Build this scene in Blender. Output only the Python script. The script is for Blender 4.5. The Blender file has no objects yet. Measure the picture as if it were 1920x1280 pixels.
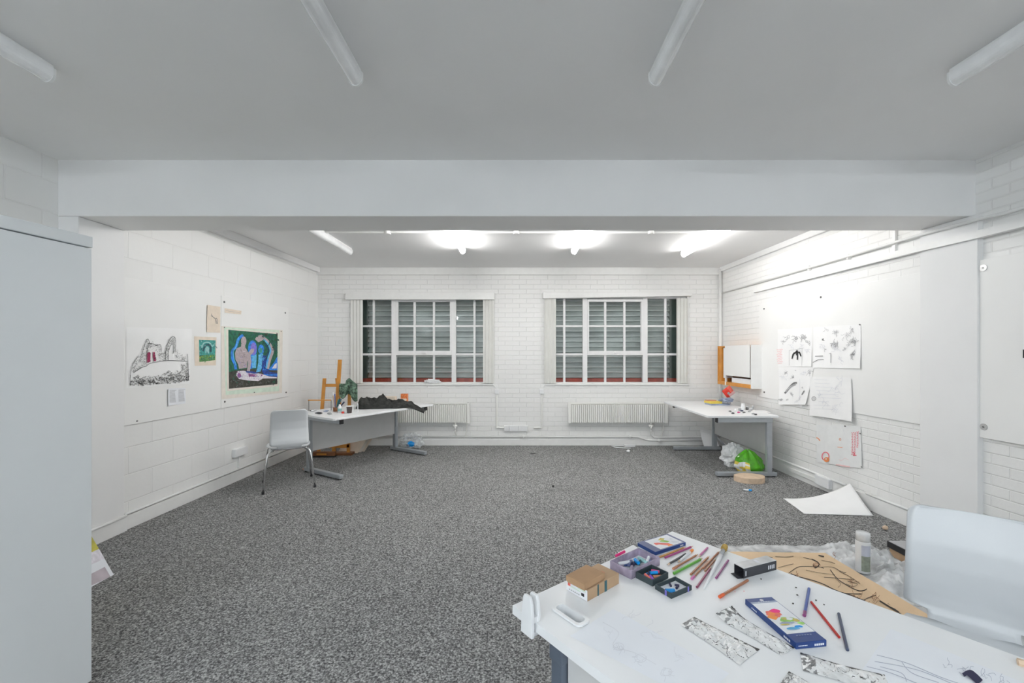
import bpy, bmesh, math, random
from mathutils import Vector, Matrix, noise
V = Vector
C = bpy.context.scene.collection
CX, CY, F, H = 968.0, 662.0, 800.0, 1.46      # principal point, focal length (px of the 1920 frame), eye height


def hz(px, py, z=0.0):
    Y = (H - z) * F / (py - CY)
    return V(((px - CX) * Y / F, Y, z))


def hy(px, py, Y):
    return V(((px - CX) * Y / F, Y, H - (py - CY) * Y / F))


def hp(px, py, P, N):
    d = V(((px - CX) / F, 1.0, (CY - py) / F))
    o = V((0, 0, H))
    return o + d * ((P - o).dot(N) / d.dot(N))


# ------------------------------------------------------------------ materials
def nodes_of(name):
    m = bpy.data.materials.new(name)
    m.use_nodes = True
    nt = m.node_tree
    return m, nt, nt.nodes, nt.links, nt.nodes['Principled BSDF']


def c4(c):
    return (c[0], c[1], c[2], 1.0)


def mat(name, col, rough=0.5, metal=0.0, var=0.06, scale=14.0, bump=0.0, bscale=60.0, coat=0.0, spec=0.5):
    m, nt, N, L, b = nodes_of(name)
    tc = N.new('ShaderNodeTexCoord')
    nz = N.new('ShaderNodeTexNoise')
    nz.inputs['Scale'].default_value = scale
    nz.inputs['Detail'].default_value = 3
    L.new(tc.outputs['Object'], nz.inputs['Vector'])
    r = N.new('ShaderNodeValToRGB')
    r.color_ramp.elements[0].position = 0.3
    r.color_ramp.elements[1].position = 0.7
    r.color_ramp.elements[0].color = c4([max(0, x * (1 - var)) for x in col])
    r.color_ramp.elements[1].color = c4([min(1, x * (1 + var)) for x in col])
    L.new(nz.outputs['Fac'], r.inputs['Fac'])
    L.new(r.outputs['Color'], b.inputs['Base Color'])
    b.inputs['Roughness'].default_value = rough
    b.inputs['Metallic'].default_value = metal
    b.inputs['Specular IOR Level'].default_value = spec
    if coat:
        b.inputs['Coat Weight'].default_value = coat
    if bump:
        n2 = N.new('ShaderNodeTexNoise')
        n2.inputs['Scale'].default_value = bscale
        n2.inputs['Detail'].default_value = 4
        L.new(tc.outputs['Object'], n2.inputs['Vector'])
        bp = N.new('ShaderNodeBump')
        bp.inputs['Strength'].default_value = bump
        bp.inputs['Distance'].default_value = 0.004
        L.new(n2.outputs['Fac'], bp.inputs['Height'])
        L.new(bp.outputs['Normal'], b.inputs['Normal'])
    return m


def brick_mat(name, axis, bw, bh, depth, col=(0.83, 0.83, 0.82)):
    m, nt, N, L, b = nodes_of(name)
    tc = N.new('ShaderNodeTexCoord')
    sep = N.new('ShaderNodeSeparateXYZ')
    L.new(tc.outputs['Object'], sep.inputs[0])
    cmb = N.new('ShaderNodeCombineXYZ')
    L.new(sep.outputs['XY'.index(axis)], cmb.inputs[0])
    L.new(sep.outputs[2], cmb.inputs[1])
    br = N.new('ShaderNodeTexBrick')
    br.inputs['Scale'].default_value = 1.0
    br.inputs['Brick Width'].default_value = bw
    br.inputs['Row Height'].default_value = bh
    br.inputs['Mortar Size'].default_value = 0.006
    br.inputs['Mortar Smooth'].default_value = 0.6
    L.new(cmb.outputs[0], br.inputs['Vector'])
    n2 = N.new('ShaderNodeTexNoise')
    n2.inputs['Scale'].default_value = 28
    n2.inputs['Detail'].default_value = 5
    L.new(tc.outputs['Object'], n2.inputs['Vector'])
    mx = N.new('ShaderNodeMath')
    mx.operation = 'MULTIPLY_ADD'
    mx.inputs[1].default_value = -1.0
    L.new(br.outputs['Fac'], mx.inputs[0])
    mu = N.new('ShaderNodeMath')
    mu.operation = 'MULTIPLY'
    mu.inputs[1].default_value = 0.35
    L.new(n2.outputs['Fac'], mu.inputs[0])
    L.new(mu.outputs[0], mx.inputs[2])
    bp = N.new('ShaderNodeBump')
    bp.inputs['Strength'].default_value = 0.75
    bp.inputs['Distance'].default_value = depth
    L.new(mx.outputs[0], bp.inputs['Height'])
    L.new(bp.outputs['Normal'], b.inputs['Normal'])
    n3 = N.new('ShaderNodeTexNoise')
    n3.inputs['Scale'].default_value = 1.3
    L.new(tc.outputs['Object'], n3.inputs['Vector'])
    r = N.new('ShaderNodeValToRGB')
    r.color_ramp.elements[0].color = c4([x * 0.96 for x in col])
    r.color_ramp.elements[1].color = c4([min(1, x * 1.02) for x in col])
    L.new(n3.outputs['Fac'], r.inputs['Fac'])
    L.new(r.outputs['Color'], b.inputs['Base Color'])
    b.inputs['Roughness'].default_value = 0.55
    return m


def carpet_mat():
    m, nt, N, L, b = nodes_of('carpet tile loop pile')
    tc = N.new('ShaderNodeTexCoord')
    nz = N.new('ShaderNodeTexNoise')
    nz.inputs['Scale'].default_value = 105
    nz.inputs['Detail'].default_value = 4
    nz.inputs['Roughness'].default_value = 0.65
    L.new(tc.outputs['Object'], nz.inputs['Vector'])
    r = N.new('ShaderNodeValToRGB')
    e = r.color_ramp.elements
    e[0].position, e[1].position = 0.36, 0.66
    e[0].color = (0.052, 0.052, 0.054, 1)
    e[1].color = (0.54, 0.54, 0.53, 1)
    mid = e.new(0.5)
    mid.color = (0.205, 0.205, 0.203, 1)
    L.new(nz.outputs['Fac'], r.inputs['Fac'])
    big = N.new('ShaderNodeTexNoise')
    big.inputs['Scale'].default_value = 1.6
    big.inputs['Detail'].default_value = 4
    L.new(tc.outputs['Object'], big.inputs['Vector'])
    mr = N.new('ShaderNodeMapRange')
    mr.inputs[3].default_value = 0.84
    mr.inputs[4].default_value = 1.14
    L.new(big.outputs['Fac'], mr.inputs[0])
    br = N.new('ShaderNodeTexBrick')
    br.inputs['Scale'].default_value = 1.0
    br.inputs['Brick Width'].default_value = 0.5
    br.inputs['Row Height'].default_value = 0.5
    br.inputs['Mortar Size'].default_value = 0.003
    br.offset = 0.0
    L.new(tc.outputs['Object'], br.inputs['Vector'])
    sm = N.new('ShaderNodeMath')
    sm.operation = 'MULTIPLY_ADD'
    sm.inputs[1].default_value = -0.20
    sm.inputs[2].default_value = 1.0
    L.new(br.outputs['Fac'], sm.inputs[0])
    mm = N.new('ShaderNodeMath')
    mm.operation = 'MULTIPLY'
    L.new(mr.outputs[0], mm.inputs[0])
    L.new(sm.outputs[0], mm.inputs[1])
    mix = N.new('ShaderNodeVectorMath')
    mix.operation = 'SCALE'
    L.new(r.outputs['Color'], mix.inputs[0])
    L.new(mm.outputs[0], mix.inputs['Scale'])
    L.new(mix.outputs['Vector'], b.inputs['Base Color'])
    b.inputs['Roughness'].default_value = 1.0
    b.inputs['Specular IOR Level'].default_value = 0.1
    bp = N.new('ShaderNodeBump')
    bp.inputs['Strength'].default_value = 0.8
    bp.inputs['Distance'].default_value = 0.004
    L.new(nz.outputs['Fac'], bp.inputs['Height'])
    L.new(bp.outputs['Normal'], b.inputs['Normal'])
    return m


def glass_mat():
    m, nt, N, L, b = nodes_of('window glass')
    N.remove(b)
    tr = N.new('ShaderNodeBsdfTransparent')
    tr.inputs[0].default_value = (0.975, 0.99, 0.985, 1)
    gl = N.new('ShaderNodeBsdfGlossy')
    gl.inputs['Roughness'].default_value = 0.02
    fr = N.new('ShaderNodeFresnel')
    fr.inputs[0].default_value = 1.5
    mx = N.new('ShaderNodeMixShader')
    L.new(fr.outputs[0], mx.inputs[0])
    L.new(tr.outputs[0], mx.inputs[1])
    L.new(gl.outputs[0], mx.inputs[2])
    L.new(mx.outputs[0], N['Material Output'].inputs[0])
    return m


def film_mat(name, col, amount, rough=0.25):
    """thin translucent plastic film"""
    m, nt, N, L, b = nodes_of(name)
    b.inputs['Base Color'].default_value = c4(col)
    b.inputs['Roughness'].default_value = rough
    tr = N.new('ShaderNodeBsdfTransparent')
    tr.inputs[0].default_value = (0.97, 0.98, 0.98, 1)
    tc = N.new('ShaderNodeTexCoord')
    nz = N.new('ShaderNodeTexNoise')
    nz.inputs['Scale'].default_value = 9
    nz.inputs['Detail'].default_value = 5
    L.new(tc.outputs['Object'], nz.inputs['Vector'])
    mr = N.new('ShaderNodeMapRange')
    mr.inputs[1].default_value = 0.3
    mr.inputs[2].default_value = 0.7
    mr.inputs[3].default_value = max(0, amount - 0.25)
    mr.inputs[4].default_value = min(1, amount + 0.25)
    L.new(nz.outputs['Fac'], mr.inputs[0])
    mx = N.new('ShaderNodeMixShader')
    L.new(mr.outputs[0], mx.inputs[0])
    L.new(tr.outputs[0], mx.inputs[1])
    L.new(b.outputs[0], mx.inputs[2])
    L.new(mx.outputs[0], N['Material Output'].inputs[0])
    return m


def emis_mat(name, col, strength):
    m, nt, N, L, b = nodes_of(name)
    b.inputs['Base Color'].default_value = (0.9, 0.9, 0.9, 1)
    b.inputs['Emission Color'].default_value = c4(col)
    b.inputs['Emission Strength'].default_value = strength
    return m


def ceil_mat():
    m = mat('painted plaster ceiling', (0.83, 0.83, 0.83), 0.7, var=0.015, scale=1.5, bump=0.25, bscale=9)
    return m


M = {}
M['wallL'] = brick_mat('white painted blockwork', 'Y', 0.45, 0.225, 0.003)
M['wallR'] = brick_mat('white painted brick side', 'Y', 0.225, 0.075, 0.0045)
M['wallB'] = brick_mat('white painted brick back', 'X', 0.225, 0.075, 0.0045)
M['plain'] = mat('white emulsion', (0.82, 0.82, 0.82), 0.6, var=0.02, scale=2.0, bump=0.15, bscale=18)
M['ceil'] = ceil_mat()
M['carpet'] = carpet_mat()
M['gloss'] = mat('white gloss paint', (0.82, 0.82, 0.81), 0.35, var=0.02, bump=0.05)
M['board'] = mat('white painted board', (0.84, 0.84, 0.83), 0.5, var=0.015, scale=2.5, bump=0.06, bscale=30)
M['steel'] = mat('bolt steel', (0.25, 0.25, 0.25), 0.35, 0.8)
M['washer'] = mat('galvanised washer', (0.62, 0.62, 0.62), 0.35, 0.6)
M['glass'] = glass_mat()
M['upvc'] = mat('white window paint', (0.80, 0.80, 0.80), 0.4, var=0.02)
M['blind'] = mat('cream blind fabric', (0.74, 0.74, 0.71), 0.8, var=0.03, scale=6, bump=0.1)
M['shutter'] = mat('grey galvanised shutter', (0.66, 0.70, 0.69), 0.42, 0.1, var=0.12, scale=4)
M['shutterlitlip'] = mat('shutter lip with painted light', (0.88, 0.90, 0.89), 0.4)  # paler than the slats to imitate light caught on each lip
M['dkgreen'] = mat('dark green paint', (0.10, 0.15, 0.13), 0.5)
M['red'] = mat('red oxide ledge', (0.62, 0.10, 0.065), 0.7, var=0.2, scale=10)
M['lightbody'] = mat('white enamel fitting', (0.78, 0.79, 0.79), 0.3)
M['diff'] = mat('clear ribbed diffuser', (0.84, 0.85, 0.86), 0.2, var=0.1, scale=5, coat=0.4)
M['tube'] = emis_mat('lit fluorescent diffuser', (1.0, 0.985, 0.965), 46.0)
M['tubestrong'] = emis_mat('lit fluorescent diffuser, newest', (1.0, 0.985, 0.965), 60.0)  # emission raised to lighten the left wall
M['tubeweak'] = emis_mat('lit fluorescent diffuser, aged', (1.0, 0.98, 0.955), 29.0)  # emission lowered to keep the nearby right wall from burning out
M['tubefill'] = emis_mat('added cool fill diffuser', (0.88, 0.95, 1.0), 112.0)  # glow of the fill battens added behind the camera
M['desk'] = mat('white melamine', (0.82, 0.83, 0.84), 0.38, var=0.012, scale=5, bump=0.02)
M['deskgrey'] = mat('pale grey panel', (0.58, 0.58, 0.575), 0.5, var=0.02)
M['metal'] = mat('silver grey powder coat', (0.40, 0.425, 0.45), 0.4, 0.35, var=0.04)
M['metaldk'] = mat('slate grey metal', (0.14, 0.17, 0.22), 0.35, 0.4, var=0.06)
M['black'] = mat('black plastic', (0.018, 0.018, 0.02), 0.45)
M['chrome'] = mat('chrome tube', (0.75, 0.75, 0.76), 0.12, 1.0, var=0.02)
M['shell'] = mat('white polypropylene', (0.66, 0.68, 0.70), 0.36, var=0.015, scale=3)
M['cab'] = mat('pale blue grey steel', (0.70, 0.73, 0.745), 0.45, var=0.02, scale=2)
M['white'] = mat('white plastic', (0.82, 0.83, 0.84), 0.35, var=0.02)
M['paper'] = mat('white paper', (0.88, 0.88, 0.88), 0.8, var=0.02, scale=6)
M['paperblue'] = mat('bluish white paper', (0.82, 0.84, 0.88), 0.8, var=0.02, scale=6)
M['tracing'] = mat('greyish tracing paper', (0.80, 0.81, 0.81), 0.6, var=0.03)
M['cream'] = mat('cream paper', (0.76, 0.66, 0.55), 0.8, var=0.06, scale=18)
M['creamlite'] = mat('primed canvas edge', (0.78, 0.73, 0.66), 0.8, var=0.05, scale=18)
M['mint'] = mat('mint wash', (0.64, 0.76, 0.64), 0.7, var=0.08)
M['ink'] = mat('black ink', (0.012, 0.012, 0.013), 0.7)
M['inkgrey'] = mat('grey ink wash', (0.16, 0.16, 0.16), 0.8)
M['pencilgrey'] = mat('pencil line', (0.42, 0.42, 0.43), 0.8)
M['pencilpale'] = mat('pale pencil line', (0.70, 0.71, 0.75), 0.8)
M['magenta'] = mat('crimson ink', (0.35, 0.02, 0.10), 0.7, var=0.3)
M['redpen'] = mat('red felt pen', (0.78, 0.16, 0.20), 0.7)
M['pinkpen'] = mat('pink felt pen', (0.86, 0.55, 0.55), 0.7)
M['orangepen'] = mat('orange wash', (0.85, 0.30, 0.12), 0.7)
M['pgreen'] = mat('deep green paint', (0.018, 0.13, 0.075), 0.6, var=0.45, scale=30)
M['pground'] = mat('umber paint', (0.055, 0.055, 0.045), 0.6, var=0.5, scale=30)
M['pflesh'] = mat('grey pink paint', (0.45, 0.38, 0.40), 0.6, var=0.15, scale=40)
M['pblue'] = mat('bright blue paint', (0.03, 0.22, 0.72), 0.55, var=0.4, scale=40)
M['pcyan'] = mat('sky blue paint', (0.12, 0.45, 0.75), 0.55, var=0.3, scale=40)
M['pnavy'] = mat('ultramarine paint', (0.02, 0.06, 0.30), 0.55, var=0.5, scale=40)
M['ppurple'] = mat('violet paint', (0.22, 0.18, 0.62), 0.55, var=0.3, scale=40)
M['pwhite'] = mat('white paint dabs', (0.75, 0.72, 0.78), 0.55, var=0.15, scale=50)
M['pmauve'] = mat('mauve paint', (0.30, 0.10, 0.26), 0.6, var=0.4, scale=50)
M['pteal'] = mat('teal paint', (0.06, 0.32, 0.29), 0.6, var=0.35, scale=40)
M['pleaf'] = mat('leaf green paint', (0.10, 0.26, 0.09), 0.6, var=0.5, scale=50)
M['ptealdk'] = mat('dark teal paint', (0.03, 0.10, 0.12), 0.6, var=0.4, scale=40)
M['pteallt'] = mat('pale teal paint', (0.32, 0.56, 0.55), 0.6, var=0.2, scale=40)
M['pyellow'] = mat('ochre paint', (0.50, 0.45, 0.06), 0.6, var=0.3, scale=20)
M['wood'] = mat('orange varnished wood', (0.60, 0.26, 0.045), 0.4, var=0.15, scale=8)
M['wooddk'] = mat('brown wood', (0.22, 0.085, 0.03), 0.5, var=0.2, scale=10)
M['ply'] = mat('pale end grain wood', (0.66, 0.50, 0.36), 0.7, var=0.12, scale=20)
M['kraft'] = mat('kraft card', (0.46, 0.31, 0.19), 0.8, var=0.06, scale=20)
M['kraft2'] = mat('brown kraft card', (0.40, 0.245, 0.135), 0.8, var=0.06, scale=20)
M['penline'] = mat('pale pen line', (0.42, 0.44, 0.52), 0.7)
M['kraftpaper'] = mat('brown wrapping paper', (0.66, 0.485, 0.31), 0.75, var=0.07, scale=5, bump=0.1, bscale=30)
M['charcoal'] = mat('charcoal line', (0.05, 0.045, 0.04), 0.9)
M['lilac'] = mat('lilac dusted card', (0.33, 0.28, 0.37), 0.8, var=0.35, scale=30)
M['dkbox'] = mat('slate card box', (0.030, 0.048, 0.055), 0.6, var=0.2)
M['bluebox'] = mat('blue printed card', (0.012, 0.045, 0.19), 0.35, var=0.1)
M['bluebox2'] = mat('blue lilac printed card', (0.10, 0.12, 0.24), 0.35, var=0.1)
M['white2'] = mat('white print', (0.80, 0.81, 0.84), 0.5)
M['coral'] = mat('coral print', (0.78, 0.16, 0.12), 0.5, var=0.2, scale=60)
M['orange'] = mat('orange print', (0.85, 0.28, 0.05), 0.5, var=0.1)
M['lime'] = mat('lime print', (0.30, 0.55, 0.12), 0.5, var=0.3, scale=60)
M['gold'] = mat('mustard print', (0.55, 0.45, 0.12), 0.5, var=0.2, scale=60)
M['cyan'] = mat('cyan pastel', (0.02, 0.26, 0.62), 0.7)
M['pastelred'] = mat('pink pastel', (0.55, 0.08, 0.22), 0.7)
M['pastelpur'] = mat('violet pastel', (0.28, 0.08, 0.50), 0.7)
M['pastelnavy'] = mat('navy pastel', (0.02, 0.02, 0.06), 0.7)
M['pasteltan'] = mat('tan pastel', (0.55, 0.24, 0.14), 0.7)
M['hotpink'] = mat('hot pink chalk', (0.80, 0.03, 0.22), 0.6)
M['silver'] = mat('silver print card', (0.50, 0.51, 0.52), 0.35, 0.4, var=0.2, scale=25)
M['dkgrey'] = mat('dark grey card', (0.035, 0.037, 0.045), 0.5, var=0.2)
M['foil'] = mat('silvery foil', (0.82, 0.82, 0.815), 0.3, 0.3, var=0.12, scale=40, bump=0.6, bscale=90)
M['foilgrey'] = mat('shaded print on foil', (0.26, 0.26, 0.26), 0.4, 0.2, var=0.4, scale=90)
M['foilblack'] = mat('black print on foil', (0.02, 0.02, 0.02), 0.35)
M['film'] = film_mat('polythene film', (0.95, 0.96, 0.97), 0.52, .15)
M['filmbag'] = film_mat('clear bag film', (0.93, 0.95, 0.96), 0.42)
M['blueplastic'] = mat('bright blue plastic', (0.0, 0.28, 0.72), 0.3)
M['coat'] = mat('black camouflage cloth', (0.017, 0.018, 0.016), 0.8, var=1.0, scale=26, bump=0.4)
M['cloth'] = mat('green patterned cloth', (0.105, 0.175, 0.125), 0.8, var=0.95, scale=34, bump=0.3)
M['greenbag'] = mat('bright green bag', (0.09, 0.42, 0.012), 0.3, var=0.4, scale=9, coat=0.3)
M['yellow'] = mat('yellow card', (0.80, 0.62, 0.10), 0.5)
M['bluegrey'] = mat('blue grey cover', (0.30, 0.35, 0.46), 0.45, var=0.2)
M['redpack'] = mat('red packet', (0.72, 0.05, 0.03), 0.3, var=0.2)
M['canlabel'] = mat('sage label', (0.30, 0.33, 0.27), 0.45, var=0.15, scale=60)
M['lavender'] = mat('lavender label', (0.55, 0.57, 0.66), 0.45)
M['clearcap'] = film_mat('frosted cap', (0.85, 0.86, 0.87), 0.7)
M['bristle'] = mat('tan bristle', (0.40, 0.26, 0.06), 0.8, var=0.3, scale=60)
M['olive'] = mat('orange tin print', (0.70, 0.20, 0.06), 0.45, var=0.4, scale=40)
M['rad'] = mat('radiator enamel', (0.86, 0.86, 0.83), 0.35, var=0.01)
M['clay'] = mat('dark clay pot', (0.10, 0.08, 0.075), 0.7, var=0.2)


# ------------------------------------------------------------------ mesh builder
class MB:
    def __init__(s):
        s.v, s.f, s.m, s.k = [], [], [], 0

    def add(s, pts, faces, k=None):
        o = len(s.v)
        s.v += [V(p) for p in pts]
        for f in faces:
            s.f.append([o + i for i in f])
            s.m.append(s.k if k is None else k)
        return s

    def quad(s, a, b, c, d, k=None):
        return s.add([a, b, c, d], [[0, 1, 2, 3]], k)

    def poly(s, pts, k=None):
        return s.add(pts, [list(range(len(pts)))], k)

    def hexa(s, b, t, k=None):
        """b,t: four bottom and four top points"""
        return s.add(list(b) + list(t), [[3, 2, 1, 0], [4, 5, 6, 7], [0, 1, 5, 4], [1, 2, 6, 5], [2, 3, 7, 6], [3, 0, 4, 7]], k)

    def box(s, lo, hi, k=None):
        x0, y0, z0 = lo
        x1, y1, z1 = hi
        return s.hexa([(x0, y0, z0), (x1, y0, z0), (x1, y1, z0), (x0, y1, z0)], [(x0, y0, z1), (x1, y0, z1), (x1, y1, z1), (x0, y1, z1)], k)

    def obox(s, O, A, B, Cc, k=None):
        """box from corner O along vectors A,B,Cc"""
        O, A, B, Cc = V(O), V(A), V(B), V(Cc)
        return s.hexa([O, O + A, O + A + B, O + B], [O + Cc, O + A + Cc, O + A + B + Cc, O + B + Cc], k)

    def prism(s, pts, d, k=None, ks=None):
        n = len(pts)
        d = V(d)
        P = [V(p) for p in pts]
        s.add(P + [p + d for p in P], [list(range(n))[::-1], list(range(n, 2 * n))], k)
        o = len(s.v) - 2 * n
        for i in range(n):
            j = (i + 1) % n
            s.f.append([o + i, o + j, o + n + j, o + n + i])
            s.m.append((s.k if k is None else k) if ks is None else ks)
        return s

    def tube(s, pts, r, n=10, k=None, caps=True):
        P = [V(p) for p in pts]
        rs = r if isinstance(r, (list, tuple)) else [r] * len(P)
        rings = []
        prev = None
        for i, p in enumerate(P):
            t = (P[min(i + 1, len(P) - 1)] - P[max(i - 1, 0)])
            t = t.normalized() if t.length > 1e-9 else V((0, 0, 1))
            if prev is None:
                a = t.cross(V((0, 0, 1)))
                if a.length < 0.05:
                    a = t.cross(V((0, 1, 0)))
            else:
                a = prev - t * prev.dot(t)
            a.normalize()
            prev = a
            b = t.cross(a)
            rings.append([p + (a * math.cos(q) + b * math.sin(q)) * rs[i] for q in [2 * math.pi * j / n for j in range(n)]])
        o = len(s.v)
        kk = s.k if k is None else k
        for g in rings:
            s.v += g
        for i in range(len(P) - 1):
            for j in range(n):
                a, b = o + i * n + j, o + i * n + (j + 1) % n
                s.f.append([a, b, b + n, a + n])
                s.m.append(kk)
        if caps:
            s.f.append([o + j for j in range(n)][::-1])
            s.m.append(kk)
            s.f.append([o + (len(P) - 1) * n + j for j in range(n)])
            s.m.append(kk)
        return s

    def lathe(s, base, prof, n=20, k=None):
        b = V(base)
        return s.tube([b + V((0, 0, z)) for r, z in prof], [max(r, 1e-4) for r, z in prof], n, k)

    def grid(s, fn, nu, nv, k=None, km=None):
        o = len(s.v)
        for i in range(nu + 1):
            for j in range(nv + 1):
                s.v.append(V(fn(i / nu, j / nv)))
        for i in range(nu):
            for j in range(nv):
                a = o + i * (nv + 1) + j
                s.f.append([a, a + nv + 1, a + nv + 2, a + 1])
                s.m.append(km((i + .5) / nu, (j + .5) / nv) if km else (s.k if k is None else k))
        return s

    def blob(s, c, rx, ry, rz, amp=0.25, fq=2.2, seed=0, nu=28, nv=16, k=None, km=None, flat=None):
        c = V(c)

        def fn(u, v):
            a, e = 2 * math.pi * u, math.pi * (v - .5)
            d = V((math.cos(a) * math.cos(e), math.sin(a) * math.cos(e), math.sin(e)))
            q = 1 + amp * (noise.noise(d * fq + V((seed * 7.3, seed, 1))) + .6 * abs(noise.noise(d * fq * 2.3 + V((seed, 3, seed * 2)))) - .3 * abs(noise.noise(d * fq * 5 + V((seed, 9, 4)))))
            p = c + V((d.x * rx * q, d.y * ry * q, d.z * rz * q))
            if flat is not None:
                p.z = max(p.z, flat)
            return p
        return s.grid(fn, nu, nv, k, km)

    def build(s, name, mats, parent=None, smooth=False, bevel=0.0, sub=0, solid=0.0, weld=False, seg=2):
        if not isinstance(mats, (list, tuple)):
            mats = [mats]
        if parent is not None:
            w = WORLD[parent.name]
        else:
            lo = [min(p[i] for p in s.v) for i in range(3)]
            hi = [max(p[i] for p in s.v) for i in range(3)]
            w = V(((lo[0] + hi[0]) / 2, (lo[1] + hi[1]) / 2, lo[2]))
        me = bpy.data.meshes.new(name)
        me.from_pydata([tuple(p - w) for p in s.v], [], s.f)
        for m in mats:
            me.materials.append(m)
        for p, k in zip(me.polygons, s.m):
            p.material_index = min(k, len(mats) - 1)
            p.use_smooth = smooth
        if weld or smooth:
            bm = bmesh.new()
            bm.from_mesh(me)
            bmesh.ops.remove_doubles(bm, verts=bm.verts, dist=1e-5)
            bmesh.ops.recalc_face_normals(bm, faces=bm.faces)
            bm.to_mesh(me)
            bm.free()
        me.update()
        o = bpy.data.objects.new(name, me)
        C.objects.link(o)
        if parent is not None:
            o.parent = parent
        else:
            o.location = w
        WORLD[o.name] = w
        if solid:
            q = o.modifiers.new('thickness', 'SOLIDIFY')
            q.thickness = solid
            q.offset = 0
        if sub:
            q = o.modifiers.new('smooth', 'SUBSURF')
            q.levels = q.render_levels = sub
        if bevel:
            q = o.modifiers.new('bevel', 'BEVEL')
            q.width = bevel
            q.segments = seg
            q.limit_method = 'ANGLE'
        return o


WORLD = {}


def tag(o, label, cat, group=None):
    o['label'] = label
    o['category'] = cat
    if group:
        o['group'] = group
    return o


def thing(name, label, cat, loc, group=None):
    o = bpy.data.objects.new(name, None)
    o.empty_display_size = 0.05
    C.objects.link(o)
    o.location = loc
    WORLD[o.name] = V(loc)
    return tag(o, label, cat, group)


def struct(o):
    o['kind'] = 'structure'
    return o


def kids(o):
    return [c for c in bpy.data.objects if c.parent == o]


def dup(root, loc, rotz, label, group=None):
    def cp(o, parent):
        c = o.copy()
        C.objects.link(c)
        c.parent = parent
        for ch in kids(o):
            cp(ch, c)
        return c
    src = kids(root)
    r = root.copy()
    C.objects.link(r)
    r.location = loc
    r.rotation_euler = (0, 0, rotz)
    for ch in src:
        cp(ch, r)
    r['label'] = label
    if group:
        r['group'] = group
    return r


def rrect(w0, w1, d0, d1, r, n=5):
    out = []
    for cx, cy, a0 in ((w1 - r, d1 - r, 0), (w0 + r, d1 - r, 90), (w0 + r, d0 + r, 180), (w1 - r, d0 + r, 270)):
        for i in range(n + 1):
            a = math.radians(a0 + 90 * i / n)
            out.append(V((cx + r * math.cos(a), cy + r * math.sin(a), 0)))
    return out
# ------------------------------------------------------------------ room shell
YB = 6.77
ZF, ZR = 2.876, 2.815          # ceilings of the front and rear bay
PL, DL = V((-3.235, 3.50, 0)), V((0.085, 3.27, 0)).normalized()
NL = V((DL.y, -DL.x, 0))
PR, DR = V((3.31, 3.46, 0)), V((-0.06, 3.31, 0)).normalized()
NR = V((-DR.y, DR.x, 0))


def wl(Y, z, d=0.0):           # point on the rear left wall at depth Y, d out into the room
    return PL + DL * ((Y - PL.y) / DL.y) + NL * d + V((0, 0, z))


def wr(Y, z, d=0.0):
    return PR + DR * ((Y - PR.y) / DR.y) + NR * d + V((0, 0, z))


def wbox(mb, w, Y0, Y1, z0, z1, d0, d1, k=None):
    return mb.hexa([w(Y0, z0, d0), w(Y1, z0, d0), w(Y1, z0, d1), w(Y0, z0, d1)], [w(Y0, z1, d0), w(Y1, z1, d0), w(Y1, z1, d1), w(Y0, z1, d1)], k)


struct(MB().box((-3.9, -3.9, -0.12), (3.9, 7.0, 0)).build('floor', M['carpet']))
struct(MB().box((-3.9, -3.9, ZF), (3.9, 3.14, ZF + .12)).build('ceiling', M['ceil']))
struct(MB().box((-3.9, 3.49, ZR), (3.9, 7.0, ZR + .12)).build('ceiling_rear', M['ceil']))
struct(MB().box((-3.7, 3.13, 2.465), (3.7, 3.50, 3.0)).build('beam', M['plain'], bevel=.006))
struct(wbox(MB(), wl, 3.30, 6.95, 0, 3.0, -.2, 0).build('wall_left_rear', M['wallL']))
struct(wbox(MB(), wr, 3.30, 6.95, 0, 3.0, -.2, 0).build('wall_right_rear', M['wallR']))
struct(MB().box((-3.56, -3.9, 0), (-3.36, 3.2, 3.0)).build('wall_left', M['wallL']))
struct(MB().box((3.37, -3.9, 0), (3.57, 3.2, 3.0)).build('wall_right', M['wallR']))
struct(MB().box((-3.7, -3.9, 0), (3.7, -3.7, 3.0)).build('wall_front', M['plain']))
struct(MB().box((-3.55, 3.131, 0), (-3.213, 3.499, 2.464)).build('column_left', M['plain'], bevel=.005))
struct(MB().hexa([(3.33, 3.08, 0), (3.6, 3.08, 0), (3.6, 3.48, 0), (3.290, 3.48, 0)], [(3.33, 3.08, 2.464), (3.6, 3.08, 2.464), (3.6, 3.48, 2.464), (3.290, 3.48, 2.464)]).build('column_right', M['plain'], bevel=.005))

# back wall with its two window openings
wx = [-3.4]
ops = [((662 - CX) * YB / F, (922 - CX) * YB / F), ((1026 - CX) * YB / F, (1288 - CX) * YB / F)]
zs0, zs1 = H - (719 - CY) * YB / F, H + (CY - 552) * YB / F
for a, b in ops:
    wx += [a, b]
wx.append(3.5)
mb = MB()
for i in range(5):
    if i in (1, 3):
        mb.box((wx[i], YB, 0), (wx[i + 1], YB + .16, zs0))
        mb.box((wx[i], YB, zs1), (wx[i + 1], YB + .16, 3.0))
    else:
        mb.box((wx[i], YB, 0), (wx[i + 1], YB + .16, 3.0))
struct(mb.build('wall_back', M['wallB'], weld=True))

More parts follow.
